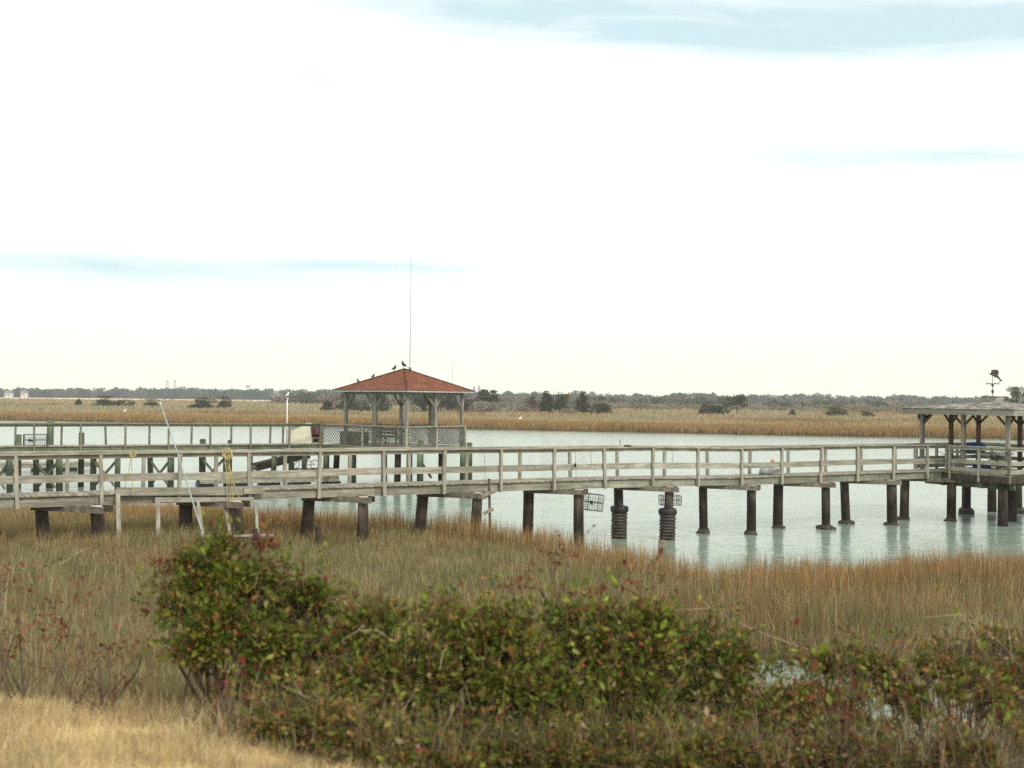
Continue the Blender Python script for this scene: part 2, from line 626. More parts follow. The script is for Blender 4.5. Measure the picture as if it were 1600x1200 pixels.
class Line:
    def __init__(self, ax, ay, bx, by, zs):
        self.a = Vector((ax, ay, 0))
        d = Vector((bx - ax, by - ay, 0))
        self.len = d.length
        self.d = d.normalized()
        self.n = Vector((-self.d.y, self.d.x, 0))
        self.zs = zs

    def z(self, t):
        return float(np.interp(t, [p[0] for p in self.zs], [p[1] for p in self.zs]))

    def at(self, t, o=0.0, dz=0.0, z=None):
        p = self.a + self.d * t + self.n * o
        p.z = (self.z(t) + dz) if z is None else z
        return p

    def t(self, px, o=0.0, dz=0.0):
        lo, hi = -12.0, 50.0
        for _ in range(50):
            mid = (lo + hi) / 2
            if proj(self.at(mid, o, dz))[0] < px:
                lo = mid
            else:
                hi = mid
        return lo


L1 = Line(-11.79, 25.95, 15.2, 40.96, [(-8, 2.05), (0, 2.045), (18, 2.0), (22, 1.92), (40, 1.9)])
L2 = Line(-22.2, 48.5, -10.35, 55.0, [(-8, 2.14), (0, 2.12), (20, 2.06)])


def boardwalk(L, label, t0, t1, W, near_px, far_px, pairs, mats, midrail, rail_h, brace=False, sleeves=(), oysters=(), rp=.17, no=-.33, fo=.95):
    root = thing('boardwalk', label, 'boardwalk', L.at((t0 + t1) / 2, W / 2, z=0.0))
    mk = lambda key: M[mats[key]]
    b = MB()
    t = t0
    while t < t1:
        j0, j1, jz = random.uniform(-.007, .007), random.uniform(-.012, .012), random.uniform(-.003, .003)
        b.beam(L.at(t + .07, -.06 + j0, -.02 + jz), L.at(t + .07 + random.uniform(-.004, .004), W + .06 + j1, -.02 + jz), .134, .038)
        t += .146
    b.build('decking', mk('deck'), root)
    # stringers, in lengths spliced at the bents
    cuts = [t0]
    while cuts[-1] < t1 - .1:
        cuts.append(min(t1, cuts[-1] + random.choice([3.6, 3.66, 3.7])))
    for o in (.03, W / 2, W - .03):
        s = MB()
        for c0, c1 in zip(cuts[:-1], cuts[1:]):
            dz = random.uniform(-.012, .0)
            s.beam(L.at(c0 + .003, o, -.165 + dz), L.at(c1 - .003, o, -.165 + dz), .045, .235)
        s.build('stringer', mk('string'), root)
    # posts
    def posts(pxs, o, below):
        ts = []
        for px in pxs:
            tt = L.t(px, o, .5)
            ts.append(tt)
            p = MB()
            lean = L.d * random.choice([random.uniform(-.02, .02), random.uniform(-.07, .07)])
            p.beam(L.at(tt, o, -below), L.at(tt, o, rail_h - .045) + lean, .088, .088, L.n)
            p.build('rail_post', mk('post'), root)
        return ts
    nt_ = posts(near_px, -.075, .30)
    ft_ = posts(far_px, W + .075, .28)
    # rails
    def rails(ts, o, oin, lo, hi):
        ts = [lo] + [x for x in ts if lo < x < hi] + [hi]
        cap, side = MB(), MB()
        for k in range(0, len(ts) - 1, 2):
            a_, b_ = ts[k], ts[min(k + 2, len(ts) - 1)]
            q = [random.uniform(-.012, .012) for _ in range(2)]
            cap.beam(L.at(a_ + .004, o, rail_h + q[0] - .02), L.at(b_ - .004, o, rail_h + q[1] - .02), .15, .038)
            side.beam(L.at(a_ + .004, oin, rail_h - .095 + q[0]), L.at(b_ - .004, oin, rail_h - .095 + q[1]), .038, .10)
        cap.build('cap_rail', mk('rail'), root)
        side.build('top_rail', mk('rail'), root)
        return ts
    seg = rails(nt_, -.045, -.01, t0, t1)
    rails(ft_, W + .045, W + .01, t0, t1)
    if midrail:
        mr = MB()
        for k in range(0, len(seg) - 1, 2):
            a_, b_ = seg[k], seg[min(k + 2, len(seg) - 1)]
            q = [random.uniform(-.015, .015) for _ in range(2)]
            mr.beam(L.at(a_ + .004, -.01, .385 + q[0]), L.at(b_ - .004, -.01, .385 + q[1]), .038, .19)
        mr.build('mid_rail', mk('rail'), root)
    # bents: a pile each side, a double cap beam between
    for i, (npx, fpx) in enumerate(pairs):
        ends = []
        for px, o, near in ((npx, no, True), (fpx, fo, False)):
            if px is None:
                continue
            tt = L.t(px, o, -.7)
            top = L.at(tt, o, -.30 if near else -.35)
            bot = Vector((top.x, top.y, 0)) + L.d * random.uniform(-.15, .15) + L.n * random.uniform(-.06, .06)
            bot.z = -1.3 if gz(bot.x, bot.y) < 0 else gz(bot.x, bot.y) - .5
            p = MB()
            k_ = random.uniform(.86, 1.08)
            mid = top.lerp(bot, .5) + L.d * random.uniform(-.015, .015)
            p.path([bot, bot.lerp(mid, .5), mid, mid.lerp(top, .5), top], [rp * k_ * 1.05, rp * k_ * 1.03, rp * k_, rp * k_ * .98, rp * k_ * .96], 14, True, .03)
            po = p.build('pile', mk('pile'), root, True)
            if near:
                c_ = MB()
                c_.tube(top + Vector((0, 0, .002)), top + Vector((0, 0, .022)), rp * k_ * .95, rp * k_ * .9, 14)
                c_.build('cut_top', M['cut'], po)
            s = Vector((bot.x, bot.y, 0))
            w0 = bot.lerp(top, -bot.z / (top.z - bot.z))
            if (i, near) in sleeves or i in sleeves:
                sl = MB()
                hh = .96 if near else 1.0
                sl.lathe(w0, [(rp * 1.42, -.5), (rp * 1.42, hh - .02), (rp * 1.0, hh + .04)], 16, .01)
                so_ = sl.build('ribbed_sleeve', M['black'], po, True)
                sl = MB()
                zz = -.2
                while zz < hh - .16:
                    sl.ring(w0 + Vector((random.uniform(-.012, .012), random.uniform(-.012, .012), zz)), (1, 0, random.uniform(-.04, .04)), (0, 1, random.uniform(-.04, .04)), rp * 1.44, .028, 18, 6)
                    zz += .098
                sl.build('ribs', M['sleeve'], po, True)
                cl_ = MB()
                cl_.lathe(w0 + Vector((0, 0, hh - .14)), [(rp * 1.66, 0), (rp * 1.72, .05), (rp * 1.72, .14), (rp * 1.5, .19)], 18, .05)
                cl_.build('sleeve_collar', M['black'], po, True)
            elif (i, near) in oysters or i in oysters:
                oy = MB()
                f_ = random.uniform(.82, 1.15)
                for q in range(11):
                    an = random.uniform(0, 6.28)
                    cc = w0 + Vector((math.cos(an), math.sin(an), 0)) * rp * random.uniform(.75, 1.45) * f_ + Vector((0, 0, random.uniform(-.06, .06)))
                    oy.ball(cc, rp * random.uniform(.3, .7) * f_, random.uniform(.8, 1.3), 1, random.uniform(.5, .9), 9, 5, .2)
                oy.lathe(w0, [(rp * 1.15, -.5), (rp * 1.2, -.02), (rp * 1.15, .04), (rp * 1.02, .14 * f_)], 13, .12)
                oy.build('oyster_clump', M['oyster'], po)
            ends.append(top)
        if len(ends) == 2:
            a_, b_ = ends
            dv = (b_ - a_); dv.z = 0
            dv.normalize()
            sd = dv.cross(Vector((0, 0, 1)))
            for s in (-1, 1):
                c_ = MB()
                za = L.z(0) * 0 + a_.z - .125
                p0 = a_ - dv * (.24 + random.uniform(0, .1)) + sd * s * (rp + .035); p0.z = a_.z - .055
                p1 = b_ + dv * .14 + sd * s * (rp + .035); p1.z = b_.z + .02
                c_.beam(p0, p1, .05, .16)
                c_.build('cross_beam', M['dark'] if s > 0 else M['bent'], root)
            if brace and i < 5:
                for (u0, u1) in ((a_, b_), (b_, a_)):
                    x = MB()
                    off = sd * (.2 if u0 is a_ else -.2)
                    x.beam(Vector((u0.x, u0.y, u0.z - .2)) + off, Vector((u1.x, u1.y, .25)) + off, .04, .12)
                    x.build('cross_brace', M['greenpost'], root)
    return root


NEAR1 = [-110, 28, 160, 280, 391, 499, 601, 694, 783, 866, 946, 1020, 1091, 1159, 1222, 1282, 1340, 1396, 1449, 1479]
FAR1 = [-140, -20, 105, 224, 338, 445, 546, 639, 729, 812, 892, 965, 1038, 1106, 1171, 1232, 1290, 1346, 1399, 1432]
T1END = L1.t(1481, 0, 0)
boardwalk(L1, 'long weathered grey boardwalk with wide middle rail and dark round piles, nearest the marsh grass', -5.5, T1END, .92, NEAR1, FAR1,
          [(150, 64), (367, 290), (567, 483), (746, 661), (904, 826), (1046, 966), (1174, 1098), (1290, 1216), (1393, 1319), (1487, 1414)],
          dict(deck='deck', string='string', post='post', rail='rail', pile='pile'), True, 1.0,
          sleeves={5}, oysters={6, 7, 8, 9}, no=-.27, fo=.72)
NEAR2 = [-18, 53.5, 126, 196, 263.5, 329, 392, 452, 500]
FAR2 = [-45, 24, 96, 166, 233.5, 299, 361.5, 422, 442, 474]
T2END = L2.t(503, 0, 0)
boardwalk(L2, 'narrower green-stained boardwalk behind, with thin posts and no middle rail, leading to the red-roofed gazebo', -5, T2END, 1.0, NEAR2, FAR2,
          [(14, -20), (92, 56), (184, 146), (267, 234), (352, 315), (429, 391), (476, 455)],
          dict(deck='deck', string='green', post='greenpost', rail='greenpost', pile='gpile'), False, 1.02, brace=True, rp=.15, no=-.05, fo=.95)

# ------------------------------------------------------------------ red-roofed gazebo


def lattice(mb, p0, p1, z0, z1, sp=.135, w=.036, th=.009):
    """diagonal slats both ways over the rectangle p0-p1 x z0-z1"""
    p0, p1 = Vector(p0), Vector(p1)
    d = (p1 - p0); d.z = 0
    Lh = d.length
    d.normalize()
    nn = d.cross(Vector((0, 0, 1)))
    Hh = z1 - z0
    for sgn, off in ((1, .006), (-1, -.006)):
        c = -Hh
        while c < Lh + Hh:
            # line x = c + sgn*y
            ys = [0.0, Hh]
            xa, xb = (c, c + Hh) if sgn > 0 else (c + Hh, c)
            # clip in x to [0, Lh]
            x0, y0, x1, y1 = xa, 0.0, xb, Hh
            if (x0 < 0 and x1 < 0) or (x0 > Lh and x1 > Lh):
                c += sp * 1.414
                continue
            def clip(xq, yq, xo, yo):
                if xq < 0:
                    k = (0 - xq) / (xo - xq); return 0.0, yq + (yo - yq) * k
                if xq > Lh:
                    k = (Lh - xq) / (xo - xq); return Lh, yq + (yo - yq) * k
                return xq, yq
            ax, ay = clip(x0, y0, x1, y1)
            bx, by = clip(x1, y1, x0, y0)
            if abs(bx - ax) > .04:
                mb.beam(p0 + d * ax + nn * off + Vector((0, 0, z0 + ay - p0.z)), p0 + d * bx + nn * off + Vector((0, 0, z0 + by - p0.z)), th, w, Vector((0, 0, 1)))
            c += sp * 1.414


def hip_roof(parent, C, corners, z_eave, z_apex, mat, thick, flat=0.0):
    """four sloping faces with UVs in metres; corners in order"""
    me = bpy.data.meshes.new('roof')
    org = Vector(parent['_o'])
    vs, fs, uvs = [], [], []
    ap = Vector((C.x, C.y, z_apex))
    for i in range(4):
        a, b = Vector(corners[i]), Vector(corners[(i + 1) % 4])
        a.z = b.z = z_eave
        ta, tb = a.lerp(ap, 1 - flat), b.lerp(ap, 1 - flat)
        d = (b - a).normalized()
        s0 = len(vs)
        pts = [a, b, tb, ta] if flat > 0 else [a, b, ap]
        for p in pts:
            vs.append(tuple(p - org))
            m_ = (a + b) / 2
            u = (p - m_).dot(d)
            v = ((p - m_) - d * u).length
            uvs.append((u + i * 7, v))
        fs.append(tuple(range(s0, s0 + len(pts))))
    for i in range(4):  # eave edge and soffit
        a, b = Vector(corners[i]), Vector(corners[(i + 1) % 4])
        a.z = b.z = z_eave
        s0 = len(vs)
        lo = Vector((0, 0, thick))
        for p in (a - lo, b - lo, b, a):
            vs.append(tuple(p - org)); uvs.append((0, 0))
        fs.append((s0, s0 + 1, s0 + 2, s0 + 3))
    s0 = len(vs)
    for c in corners:
        vs.append(tuple(Vector((c[0], c[1], z_eave - thick)) - org)); uvs.append((0, 0))
    fs.append((s0 + 3, s0 + 2, s0 + 1, s0))
    me.from_pydata(vs, [], fs)
    uvl = me.uv_layers.new(name='UVMap')
    for l in me.loops:
        uvl.data[l.index].uv = uvs[l.vertex_index]
    me.materials.append(mat)
    o = bpy.data.objects.new('roof', me)
    COL.objects.link(o)
    o.parent = parent
    o['_o'] = tuple(org)
    return o


def v2(p, z):
    return Vector((p.x, p.y, z))


def gazebo_red():
    zd = 2.08
    Np, Lp, Rp = Q(635, 51.5, zd), Q(540, 54.4, zd), Q(721, 54.4, zd)
    Bp = Lp + Rp - Np
    C = (Lp + Rp) / 2
    g = thing('gazebo', 'square gazebo with red shingle pyramid roof and grey lattice railing at the far dock end', 'gazebo', v2(C, 0))
    dl, dr = (Lp - Np).normalized(), (Rp - Np).normalized()
    # platform, a little beyond the posts; carried left to meet the boardwalk
    tl = 6.1
    e = .12
    PN, PR, PL = Np - dl * e - dr * e, Rp - dl * e + dr * e, Np + dl * tl - dr * e
    PB = Np + dl * tl + dr * ((Rp - Np).length + e)
    pl = MB()
    n = int(tl / .15)
    for k in range(n + 1):
        a = PN + dl * (k * .146 + .07)
        b = PR + dl * (k * .146 + .07)
        pl.beam(v2(a, zd - .02), v2(b, zd - .02), .135, .038)
    pl.build('platform', M['deck'], g)
    for a, b in ((PN, PR), (PN, PL), (PR, PB), (PL, PB)):
        r = MB()
        dd = (b - a).normalized()
        r.beam(v2(a + dd * .03, zd - .165), v2(b - dd * .03, zd - .165), .05, .24)
        r.build('rim_beam', M['green'], g)
    ze, za = H + .30, H + 1.40
    plist = [Np, Lp, Rp, Bp, (Np + Lp) / 2, (Np + Rp) / 2, (Lp + Bp) / 2, (Rp + Bp) / 2]
    for k, p in enumerate(plist):
        m = MB()
        m.beam(v2(p, zd), v2(p, ze - .06), .15 if k not in (2,) else .13, .15, dl)
        po = m.build('post', M['gpost'], g)
        dirs = [dl, -dl, dr, -dr]
        for d in dirs:
            q = p + d * .5
            # keep braces that run along an edge of the square
            rel = q - Np
            s, t = rel.dot(dl) / (Lp - Np).length, rel.dot(dr) / (Rp - Np).length
            if -.02 < s < 1.02 and -.02 < t < 1.02 and (min(abs(s), abs(1 - s)) < .03 or min(abs(t), abs(1 - t)) < .03):
                b = MB()
                b.beam(v2(p + d * .06, ze - .75), v2(p + d * .56, ze - .16), .05, .09)
                b.build('brace', M['gpost'], po)
    bm_ = MB()
    for a, b in ((Np, Rp), (Np, Lp), (Lp, Bp), (Rp, Bp)):
        bm_.beam(v2(a, ze - .12), v2(b, ze - .12), .06, .17)
    bm_.build('top_beam', M['gpost'], g)
    ov = .42
    cs = [Np - dl * ov - dr * ov, Rp - dl * ov + dr * ov, Bp + dl * ov + dr * ov, Lp + dl * ov - dr * ov]
    hip_roof(g, C, cs, ze + .02, za, M['redroof'], .06)
    fa = MB()
    for i in range(4):
        a, b = cs[i], cs[(i + 1) % 4]
        out = ((a + b) / 2 - C); out.z = 0; out.normalize()
        fa.beam(v2(a + out * .012, ze - .04), v2(b + out * .012, ze - .035), .02, .055)
    fa.build('fascia', M['sack'], g)
    rc = MB()
    for c in cs:
        rc.tube(v2(c, ze + .03), Vector((C.x, C.y, za + .015)), .035, .035, 6)
    rc.build('hip_cap', M['redroof'], g)
    # lattice rail: two panels left of the near corner, two right
    q0, q1, q2 = PN, PN + (PL - PN) * .5, PL
    r1 = PN + (PR - PN) * .5
    for a, b in ((q0, q1), (q1, q2), (q0, r1), (r1, PR), (PR, PB), (PL + (PB - PL) * .42, PB)):
        lt = MB()
        lattice(lt, v2(a, zd), v2(b, zd), zd + .05, zd + .96)
        lt.build('lattice_panel', M['lattice'], g)
        h = MB()
        h.beam(v2(a, zd + 1.0), v2(b, zd + 1.0), .13, .045)
        h.build('handrail', M['rail'], g)
    for a in (q0, q1, q2, r1, PR, PB):
        m = MB()
        m.beam(v2(a, zd - .28), v2(a, zd + .97), .1, .1, dl)
        m.build('rail_post', M['post'], g)
    for px, Y, lean in ((510, 55.4, 0), (527, 56.2, -.14), (552, 54.6, 0), (622, 53.2, -.05), (690, 54.6, 0), (600, 56.5, .05), (640, 57.5, 0)):
        m = MB()
        t_ = Q(px, Y, zd - .28)
        m.path([Vector((t_.x + lean, t_.y, -1.3)), t_], [.17, .155], 12, True, .02)
        m.build('pile', M['gpile'] if px in (510, 552) else M['pile'], g, True)
    m = MB()
    m.beam(Q(660, 53.0, 1.25), Q(674, 53.4, .55), .05, .12)
    m.build('brace', M['dark'], g)
    return C, za, cs, ze, Np


GC, GZA, GCS, GZE, GN = gazebo_red()

# ------------------------------------------------------------------ grey-roofed shelter
def shelter():
    zd = 1.88
    C = Vector((18.6, 42.1, 0))
    ab = Vector((-.663, -3.06, 0))
    la = Vector((ab.y, -ab.x, 0))
    k = .82
    Np, Lp, Bp, Rp = C + ab * k, C + la * k, C - ab * k, C - la * k
    g = thing('shelter', 'low grey-shingled dock shelter on brown posts at the right end of the boardwalk', 'shelter', v2(C, 0))
    ds = (Np - Lp).normalized()
    df = (Bp - Lp).normalized()
    side = (Np - Lp).length
    e = .18
    cs = [Np + ds * e - df * e, Rp + ds * e + df * e, Bp - ds * e + df * e, Lp - ds * e - df * e]
    pl = MB()
    kk = 0
    while kk * .146 < side + 2 * e - .1:
        a = cs[3] + ds * (kk * .146 + .07)
        b = cs[2] + ds * (kk * .146 + .07)
        pl.beam(v2(a, zd - .02), v2(b, zd - .02), .135, .038)
        kk += 1
    pl.build('platform', M['deck'], g)
    for i in range(4):
        a, b = cs[i], cs[(i + 1) % 4]
        dd = (b - a).normalized()
        r = MB()
        r.beam(v2(a + dd * .03, zd - .17), v2(b - dd * .03, zd - .17), .05, .25)
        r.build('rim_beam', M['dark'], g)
    jb = MB()
    for s in (.3, .7):
        jb.beam(v2(cs[3] + (cs[0] - cs[3]) * s, zd - .43), v2(cs[2] + (cs[1] - cs[2]) * s, zd - .43), .1, .22)
    jb.beam(v2(cs[3] + df * .5 + ds * .1, zd - .44), v2(cs[0] + df * .5 - ds * .1, zd - .44), .08, .24)
    jb.build('floor_beam', M['green'], g)
    ze = H - .26          # top of fascia
    zb = ze - .19
    plist = [(Np, 'gpost'), (Lp, 'gpost'), (Bp, 'brown'), (Rp, 'gpost'), ((Np + Lp) / 2, 'gpost'), ((Lp + Bp) / 2, 'brown'), ((Bp + Rp) / 2, 'brown'), ((Np + Rp) / 2, 'gpost')]
    for p, mt in plist:
        m = MB()
        m.beam(v2(p, zd), v2(p, zb + .06), .135, .135, ds)
        po = m.build('post', M[mt], g)
        for d in (ds, -ds, df, -df):
            q = p + d * .5
            rel = q - Lp
            s, t = rel.dot(ds) / side, rel.dot(df) / side
            if -.02 < s < 1.02 and -.02 < t < 1.02 and (min(abs(s), abs(1 - s)) < .03 or min(abs(t), abs(1 - t)) < .03):
                b = MB()
                b.beam(v2(p + d * .05, zb - .38), v2(p + d * .42, zb - .02), .045, .08)
                b.build('brace', M['brown'], po)
    ov = .52
    ro = [Np + ds * ov - df * ov, Rp + ds * ov + df * ov, Bp - ds * ov + df * ov, Lp - ds * ov - df * ov]
    hip_roof(g, C, ro, ze + .012, H + .06, M['greyroof'], .03)
    # shake courses standing proud of each slope
    cr = MB()
    ap = Vector((C.x, C.y, H + .085))
    for i in range(4):
        a, b = v2(ro[i], ze + .035), v2(ro[(i + 1) % 4], ze + .035)
        for q in range(14):
            s = q / 14 * .9
            x0, x1 = a.lerp(ap, s), b.lerp(ap, s)
            ln = (x1 - x0).length
            dd = (x1 - x0).normalized()
            u = 0.0
            inw = ((ap - (a + b) / 2)); inw.normalize()
            while u < ln - .05:
                w = min(random.uniform(.12, .3), ln - u)
                jit = random.uniform(-.02, .02)
                cr.beam(x0 + dd * (u + w / 2) + inw * (-.05 + jit), x0 + dd * (u + w / 2) + inw * (.17 + jit), w - .008, .022)
                u += w
    cr.build('roof_shakes', M['shake'], g)
    fa = MB()
    for i in range(4):
        a, b = ro[i], ro[(i + 1) % 4]
        out = ((a + b) / 2 - C); out.z = 0; out.normalize()
        dd = (b - a).normalized()
        ln = (b - a).length
        u = 0
        while u < ln - .01:
            w = min(1.6, ln - u)
            fa.beam(v2(a + dd * (u + .002) + out * .018, (ze + zb) / 2), v2(a + dd * (u + w - .002) + out * .018, (ze + zb) / 2), .03, .19)
            u += w
    fa.build('fascia', M['fascia'], g)
    cu = MB()
    cu.beam(C - ds * .3 + Vector((0, 0, H + .14)), C + ds * .3 + Vector((0, 0, H + .14)), .55, .2)
    cu.beam(C - ds * .33 + Vector((0, 0, H + .255)), C + ds * .33 + Vector((0, 0, H + .255)), .62, .03)
    cu.build('cupola', M['rail'], g)
    # rails round the platform, open where the boardwalk comes in
    def rail(a, b):
        r = MB()
        r.beam(v2(a, zd + .99), v2(b, zd + .99), .15, .04)
        r.beam(v2(a, zd + .91), v2(b, zd + .91), .04, .1)
        r.build('handrail', M['rail'], g)
        r = MB()
        r.beam(v2(a, zd + .42), v2(b, zd + .42), .04, .15)
        r.beam(v2(a, zd + .12), v2(b, zd + .12), .04, .15)
        r.build('mid_rail', M['rail'], g)
        n = max(1, round((b - a).length / 1.25))
        for k_ in range(n + 1):
            q = a.lerp(b, k_ / n)
            p = MB()
            p.beam(v2(q, zd - .3), v2(q, zd + .965), .088, .088, ds)
            p.build('rail_post', M['post'], g)
    rail(cs[3] + ds * 1.55, cs[0])
    rail(cs[0], cs[1])
    rail(cs[3], cs[2])
    rail(cs[2], cs[1])
    for px, Y, oy in ((1510, 44.2, True), (1567, 39.9, False), (1581, 41.5, False), (1590, 44.6, True), (1640, 40.5, False), (1550, 45.2, False)):
        m = MB()
        t_ = Q(px, Y, zd - .3)
        m.path([Vector((t_.x + random.uniform(-.05, .05), t_.y, -1.3)), t_.lerp(Vector((t_.x, t_.y, -1.3)), .5), t_], [.19, .18, .17], 13, True, .025)
        po = m.build('pile', M['pile'], g, True)
        if oy:
            o_ = MB()
            o_.lathe(Vector((t_.x, t_.y, 0)), [(.26, -.5), (.29, 0), (.31, .16), (.22, .24)], 13, .12)
            o_.build('oyster_clump', M['oyster'], po)
    return C, zd, ds, df, Lp, Np, Bp, zb


SC, SZD, SDS, SDF, SL, SN, SB, SZB = shelter()


# ------------------------------------------------------------------ things on and about the docks
def weathervane():
    D = SC.y
    base = Vector((SC.x, SC.y, H + .273))
    g = thing('weathervane', 'sailfish weathervane above the grey shelter roof', 'weathervane', base)
    px = F / D
    X, Z = Vector((1, 0, 0)), Vector((0, 0, 1))
    m = MB(); m.tube(base, base + Z * .95, .014, .01, 8)
    m.lathe(base + Z * .1, [(.02, 0), (.05, .05), (.05, .1), (.02, .16)], 10)
    m.ball(base + Z * .42, .055)
    m.build('pole', M['iron'], g)
    for k, d in enumerate((X, -X, Vector((0, 1, 0)), Vector((0, -1, 0)))):
        a = MB()
        c = base + Z * .48
        a.tube(c, c + d * .2, .008, .008, 6)
        a.ball(c + d * .21, .035, 1, 1, 1, 8, 6)
        a.build('compass_arm', M['iron'], g)
    # fish outline in metres: bill to the left, tail down to the right
    def sp(x, y): return ((x - 1207) / 8 / px, (300 - y) / 8 / px)
    body = [sp(*q) for q in ((1146, 172), (1172, 180), (1186, 192), (1212, 206), (1240, 214), (1256, 222), (1274, 232), (1290, 248), (1300, 258), (1290, 288), (1304, 270), (1316, 262),
                             (1336, 254), (1312, 250), (1300, 240), (1286, 218), (1274, 200), (1262, 190), (1240, 180), (1212, 170), (1190, 166), (1170, 171))]
    sail = [sp(*q) for q in ((1186, 166), (1190, 140), (1196, 126), (1210, 132), (1216, 122), (1230, 128), (1242, 122), (1254, 128), (1266, 126), (1278, 140), (1282, 160), (1278, 184), (1266, 194), (1240, 184), (1212, 172))]
    c = base + Z * (.48)
    f_ = MB(); f_.slab(body, .05, X, Z, Vector((0, 1, 0)), c)
    fo = f_.build('fish_body', M['iron'], g)
    f_ = MB(); f_.slab(sail, .02, X, Z, Vector((0, 1, 0)), c)
    f_.build('dorsal_sail', M['iron'], fo)
    f_ = MB(); f_.slab([sp(1228, 206), sp(1246, 212), sp(1238, 236)], .02, X, Z, Vector((0, 1, 0)), c)
    f_.build('pelvic_fin', M['iron'], fo)


weathervane()


def bird(px, py, D, h, label, facing=1, mat='bird', legs=True):
    """small standing bird: h metres tall, feet at pixel py"""
    b = P(px, py, D)
    g = thing('bird', label, 'bird', b, 'birds on the red gazebo roof' if mat == 'bird' else None)
    X = Vector((facing, 0, 0)); Z = Vector((0, 0, 1))
    m = MB()
    m.path([b + X * (-.42 * h) + Z * (.30 * h), b + X * (-.22 * h) + Z * (.38 * h), b + Z * (.5 * h), b + X * (.14 * h) + Z * (.66 * h), b + X * (.17 * h) + Z * (.8 * h), b + X * (.2 * h) + Z * (.92 * h), b + X * (.24 * h) + Z * (.97 * h)],
           [.03 * h, .11 * h, .21 * h, .18 * h, .10 * h, .11 * h, .04 * h], 10)
    m.path([b + X * (.26 * h) + Z * (.9 * h), b + X * (.42 * h) + Z * (.87 * h)], [.04 * h, .01 * h], 6)
    m.build('body', M[mat], g, True)
    if legs:
        for s in (-1, 1):
            l = MB()
            l.tube(b + Vector((0, s * .05 * h, -.03 * h)), b + Vector((0, s * .05 * h, .36 * h)), .02 * h, .025 * h, 5)
            l.build('leg', M['twig'], g)
    return g


def roof_z(p):
    dl = max(abs((p - GC).dot((GCS[1] - GCS[0]).normalized())) / ((GCS[1] - GCS[0]).length / 2),
             abs((p - GC).dot((GCS[3] - GCS[0]).normalized())) / ((GCS[3] - GCS[0]).length / 2))
    return GZE + .02 + (GZA - GZE - .02) * (1 - dl)


def roof_bird(px, D, h, label, f):
    p = Q(px, D, GZA)
    p.z = roof_z(v2(p, 0)) + .02
    a = proj(p)
    bird(a[0], a[1], D, h, label, f)


roof_bird(616, 54.4, .34, 'dark bird standing upright on the roof just left of the peak', 1)
roof_bird(631, 54.4, .40, 'tallest dark bird perched right on the peak of the red roof', -1)
roof_bird(640.5, 54.0, .24, 'small dark bird crouched right of the peak by the antenna', 1)
roof_bird(560, 54.6, .26, 'dark bird low on the left hip of the red roof, farthest left', -1)
roof_bird(583, 54.2, .27, 'dark bird halfway up the left slope of the red roof', 1)


def antenna(px0, py0, px1, py1, D, r, label, base_z=None):
    a, b = P(px0, py0, D), P(px1, py1, D)
    if base_z is not None:
        a.z = base_z
    g = thing('antenna', label, 'antenna', a)
    m = MB(); m.path([a, a.lerp(b, .35), b], [r, r * .8, r * .45], 6); m.build('whip', M['steel'], g)
    m = MB(); m.lathe(a, [(r * 3, -.05), (r * 3, .12), (r * 1.5, .2)], 8); m.build('mount', M['steel'], g)


antenna(640.3, 576, 642.6, 402, 54.4, .026, 'tall thin whip antenna rising from the peak of the red roof', GZA - .02)
antenna(707, 607, 707.5, 537, 56.5, .010, 'short faint whip antenna above the right slope of the red roof', None)


def lightpole():
    b = L2.at(L2.t(448, 1.55, 1), 1.5)
    D = b.y
    t = P(448.5, 624, D)
    g = thing('lamp_pole', 'thin white pole rising above the rear boardwalk rail left of the gazebo', 'pole', v2(b, b.z - .3))
    m = MB(); m.tube(v2(b, b.z - .3), v2(b, t.z), .03, .026, 10); m.build('pole', M['white'], g, True)
    m = MB(); m.lathe(v2(b, t.z), [(.05, 0), (.06, .03), (.06, .05), (.02, .07)], 10); m.build('cap', M['white'], g)
    a = proj(v2(b, t.z + .075))
    bird(a[0], a[1], D, .3, 'small white bird perched on top of the thin white pole', 1, 'egret')


lightpole()


def white_box():
    D = 55.9
    zb = 2.07
    g = thing('dock_box', 'tall cream fish-cleaning cabinet with slanted side beside the lattice', 'cabinet', Q(470, D, zb))
    a0, a1, a2, a3 = P(453, 693, D), P(488, 693, D), P(484.5, 664, D), P(456, 664, D)
    for p in (a0, a1): p.z = zb
    dp = Vector((-.35, .75, 0))
    m = MB(); m.quadbox([a0, a1, a1 + dp, a0 + dp], [a3, a2, a2 + dp, a3 + dp]); m.build('body', M['cream'], g)
    m = MB(); c = P(477, 664, D); m.beam(c + Vector((0, .1, .05)), c + Vector((.32, .1, .05)), .3, .09); m.build('lid', M['white'], g)
    b = P(493.5, 683, 57.2); b.z = 2.07
    g = thing('drum', 'dark red drum standing between the cream cabinet and the lattice', 'drum', b)
    m = MB(); m.lathe(b, [(.26, 0), (.28, .04), (.28, .4), (.295, .42), (.28, .44), (.28, .82), (.25, .85)], 16); m.build('barrel', M['red'], g, True)
    m = MB(); m.ring(b + Vector((0, 0, .84)), (1, 0, 0), (0, 1, 0), .27, .018, 18, 6); m.build('rim', M['black'], g)
    g = thing('bench', 'low pale bench in front of the dark red drum', 'bench', Q(494, 56.1, 2.07))
    a, b = Q(487, 56.0, 2.34), Q(501, 56.2, 2.34)
    m = MB(); m.beam(a, b, .35, .05); m.build('seat', M['deck'], g)
    for q in (.15, .85):
        p = a.lerp(b, q)
        m = MB(); m.beam(v2(p, 2.07), v2(p, 2.315), .3, .06, Vector((1, 0, 0))); m.build('leg', M['post'], g)


white_box()


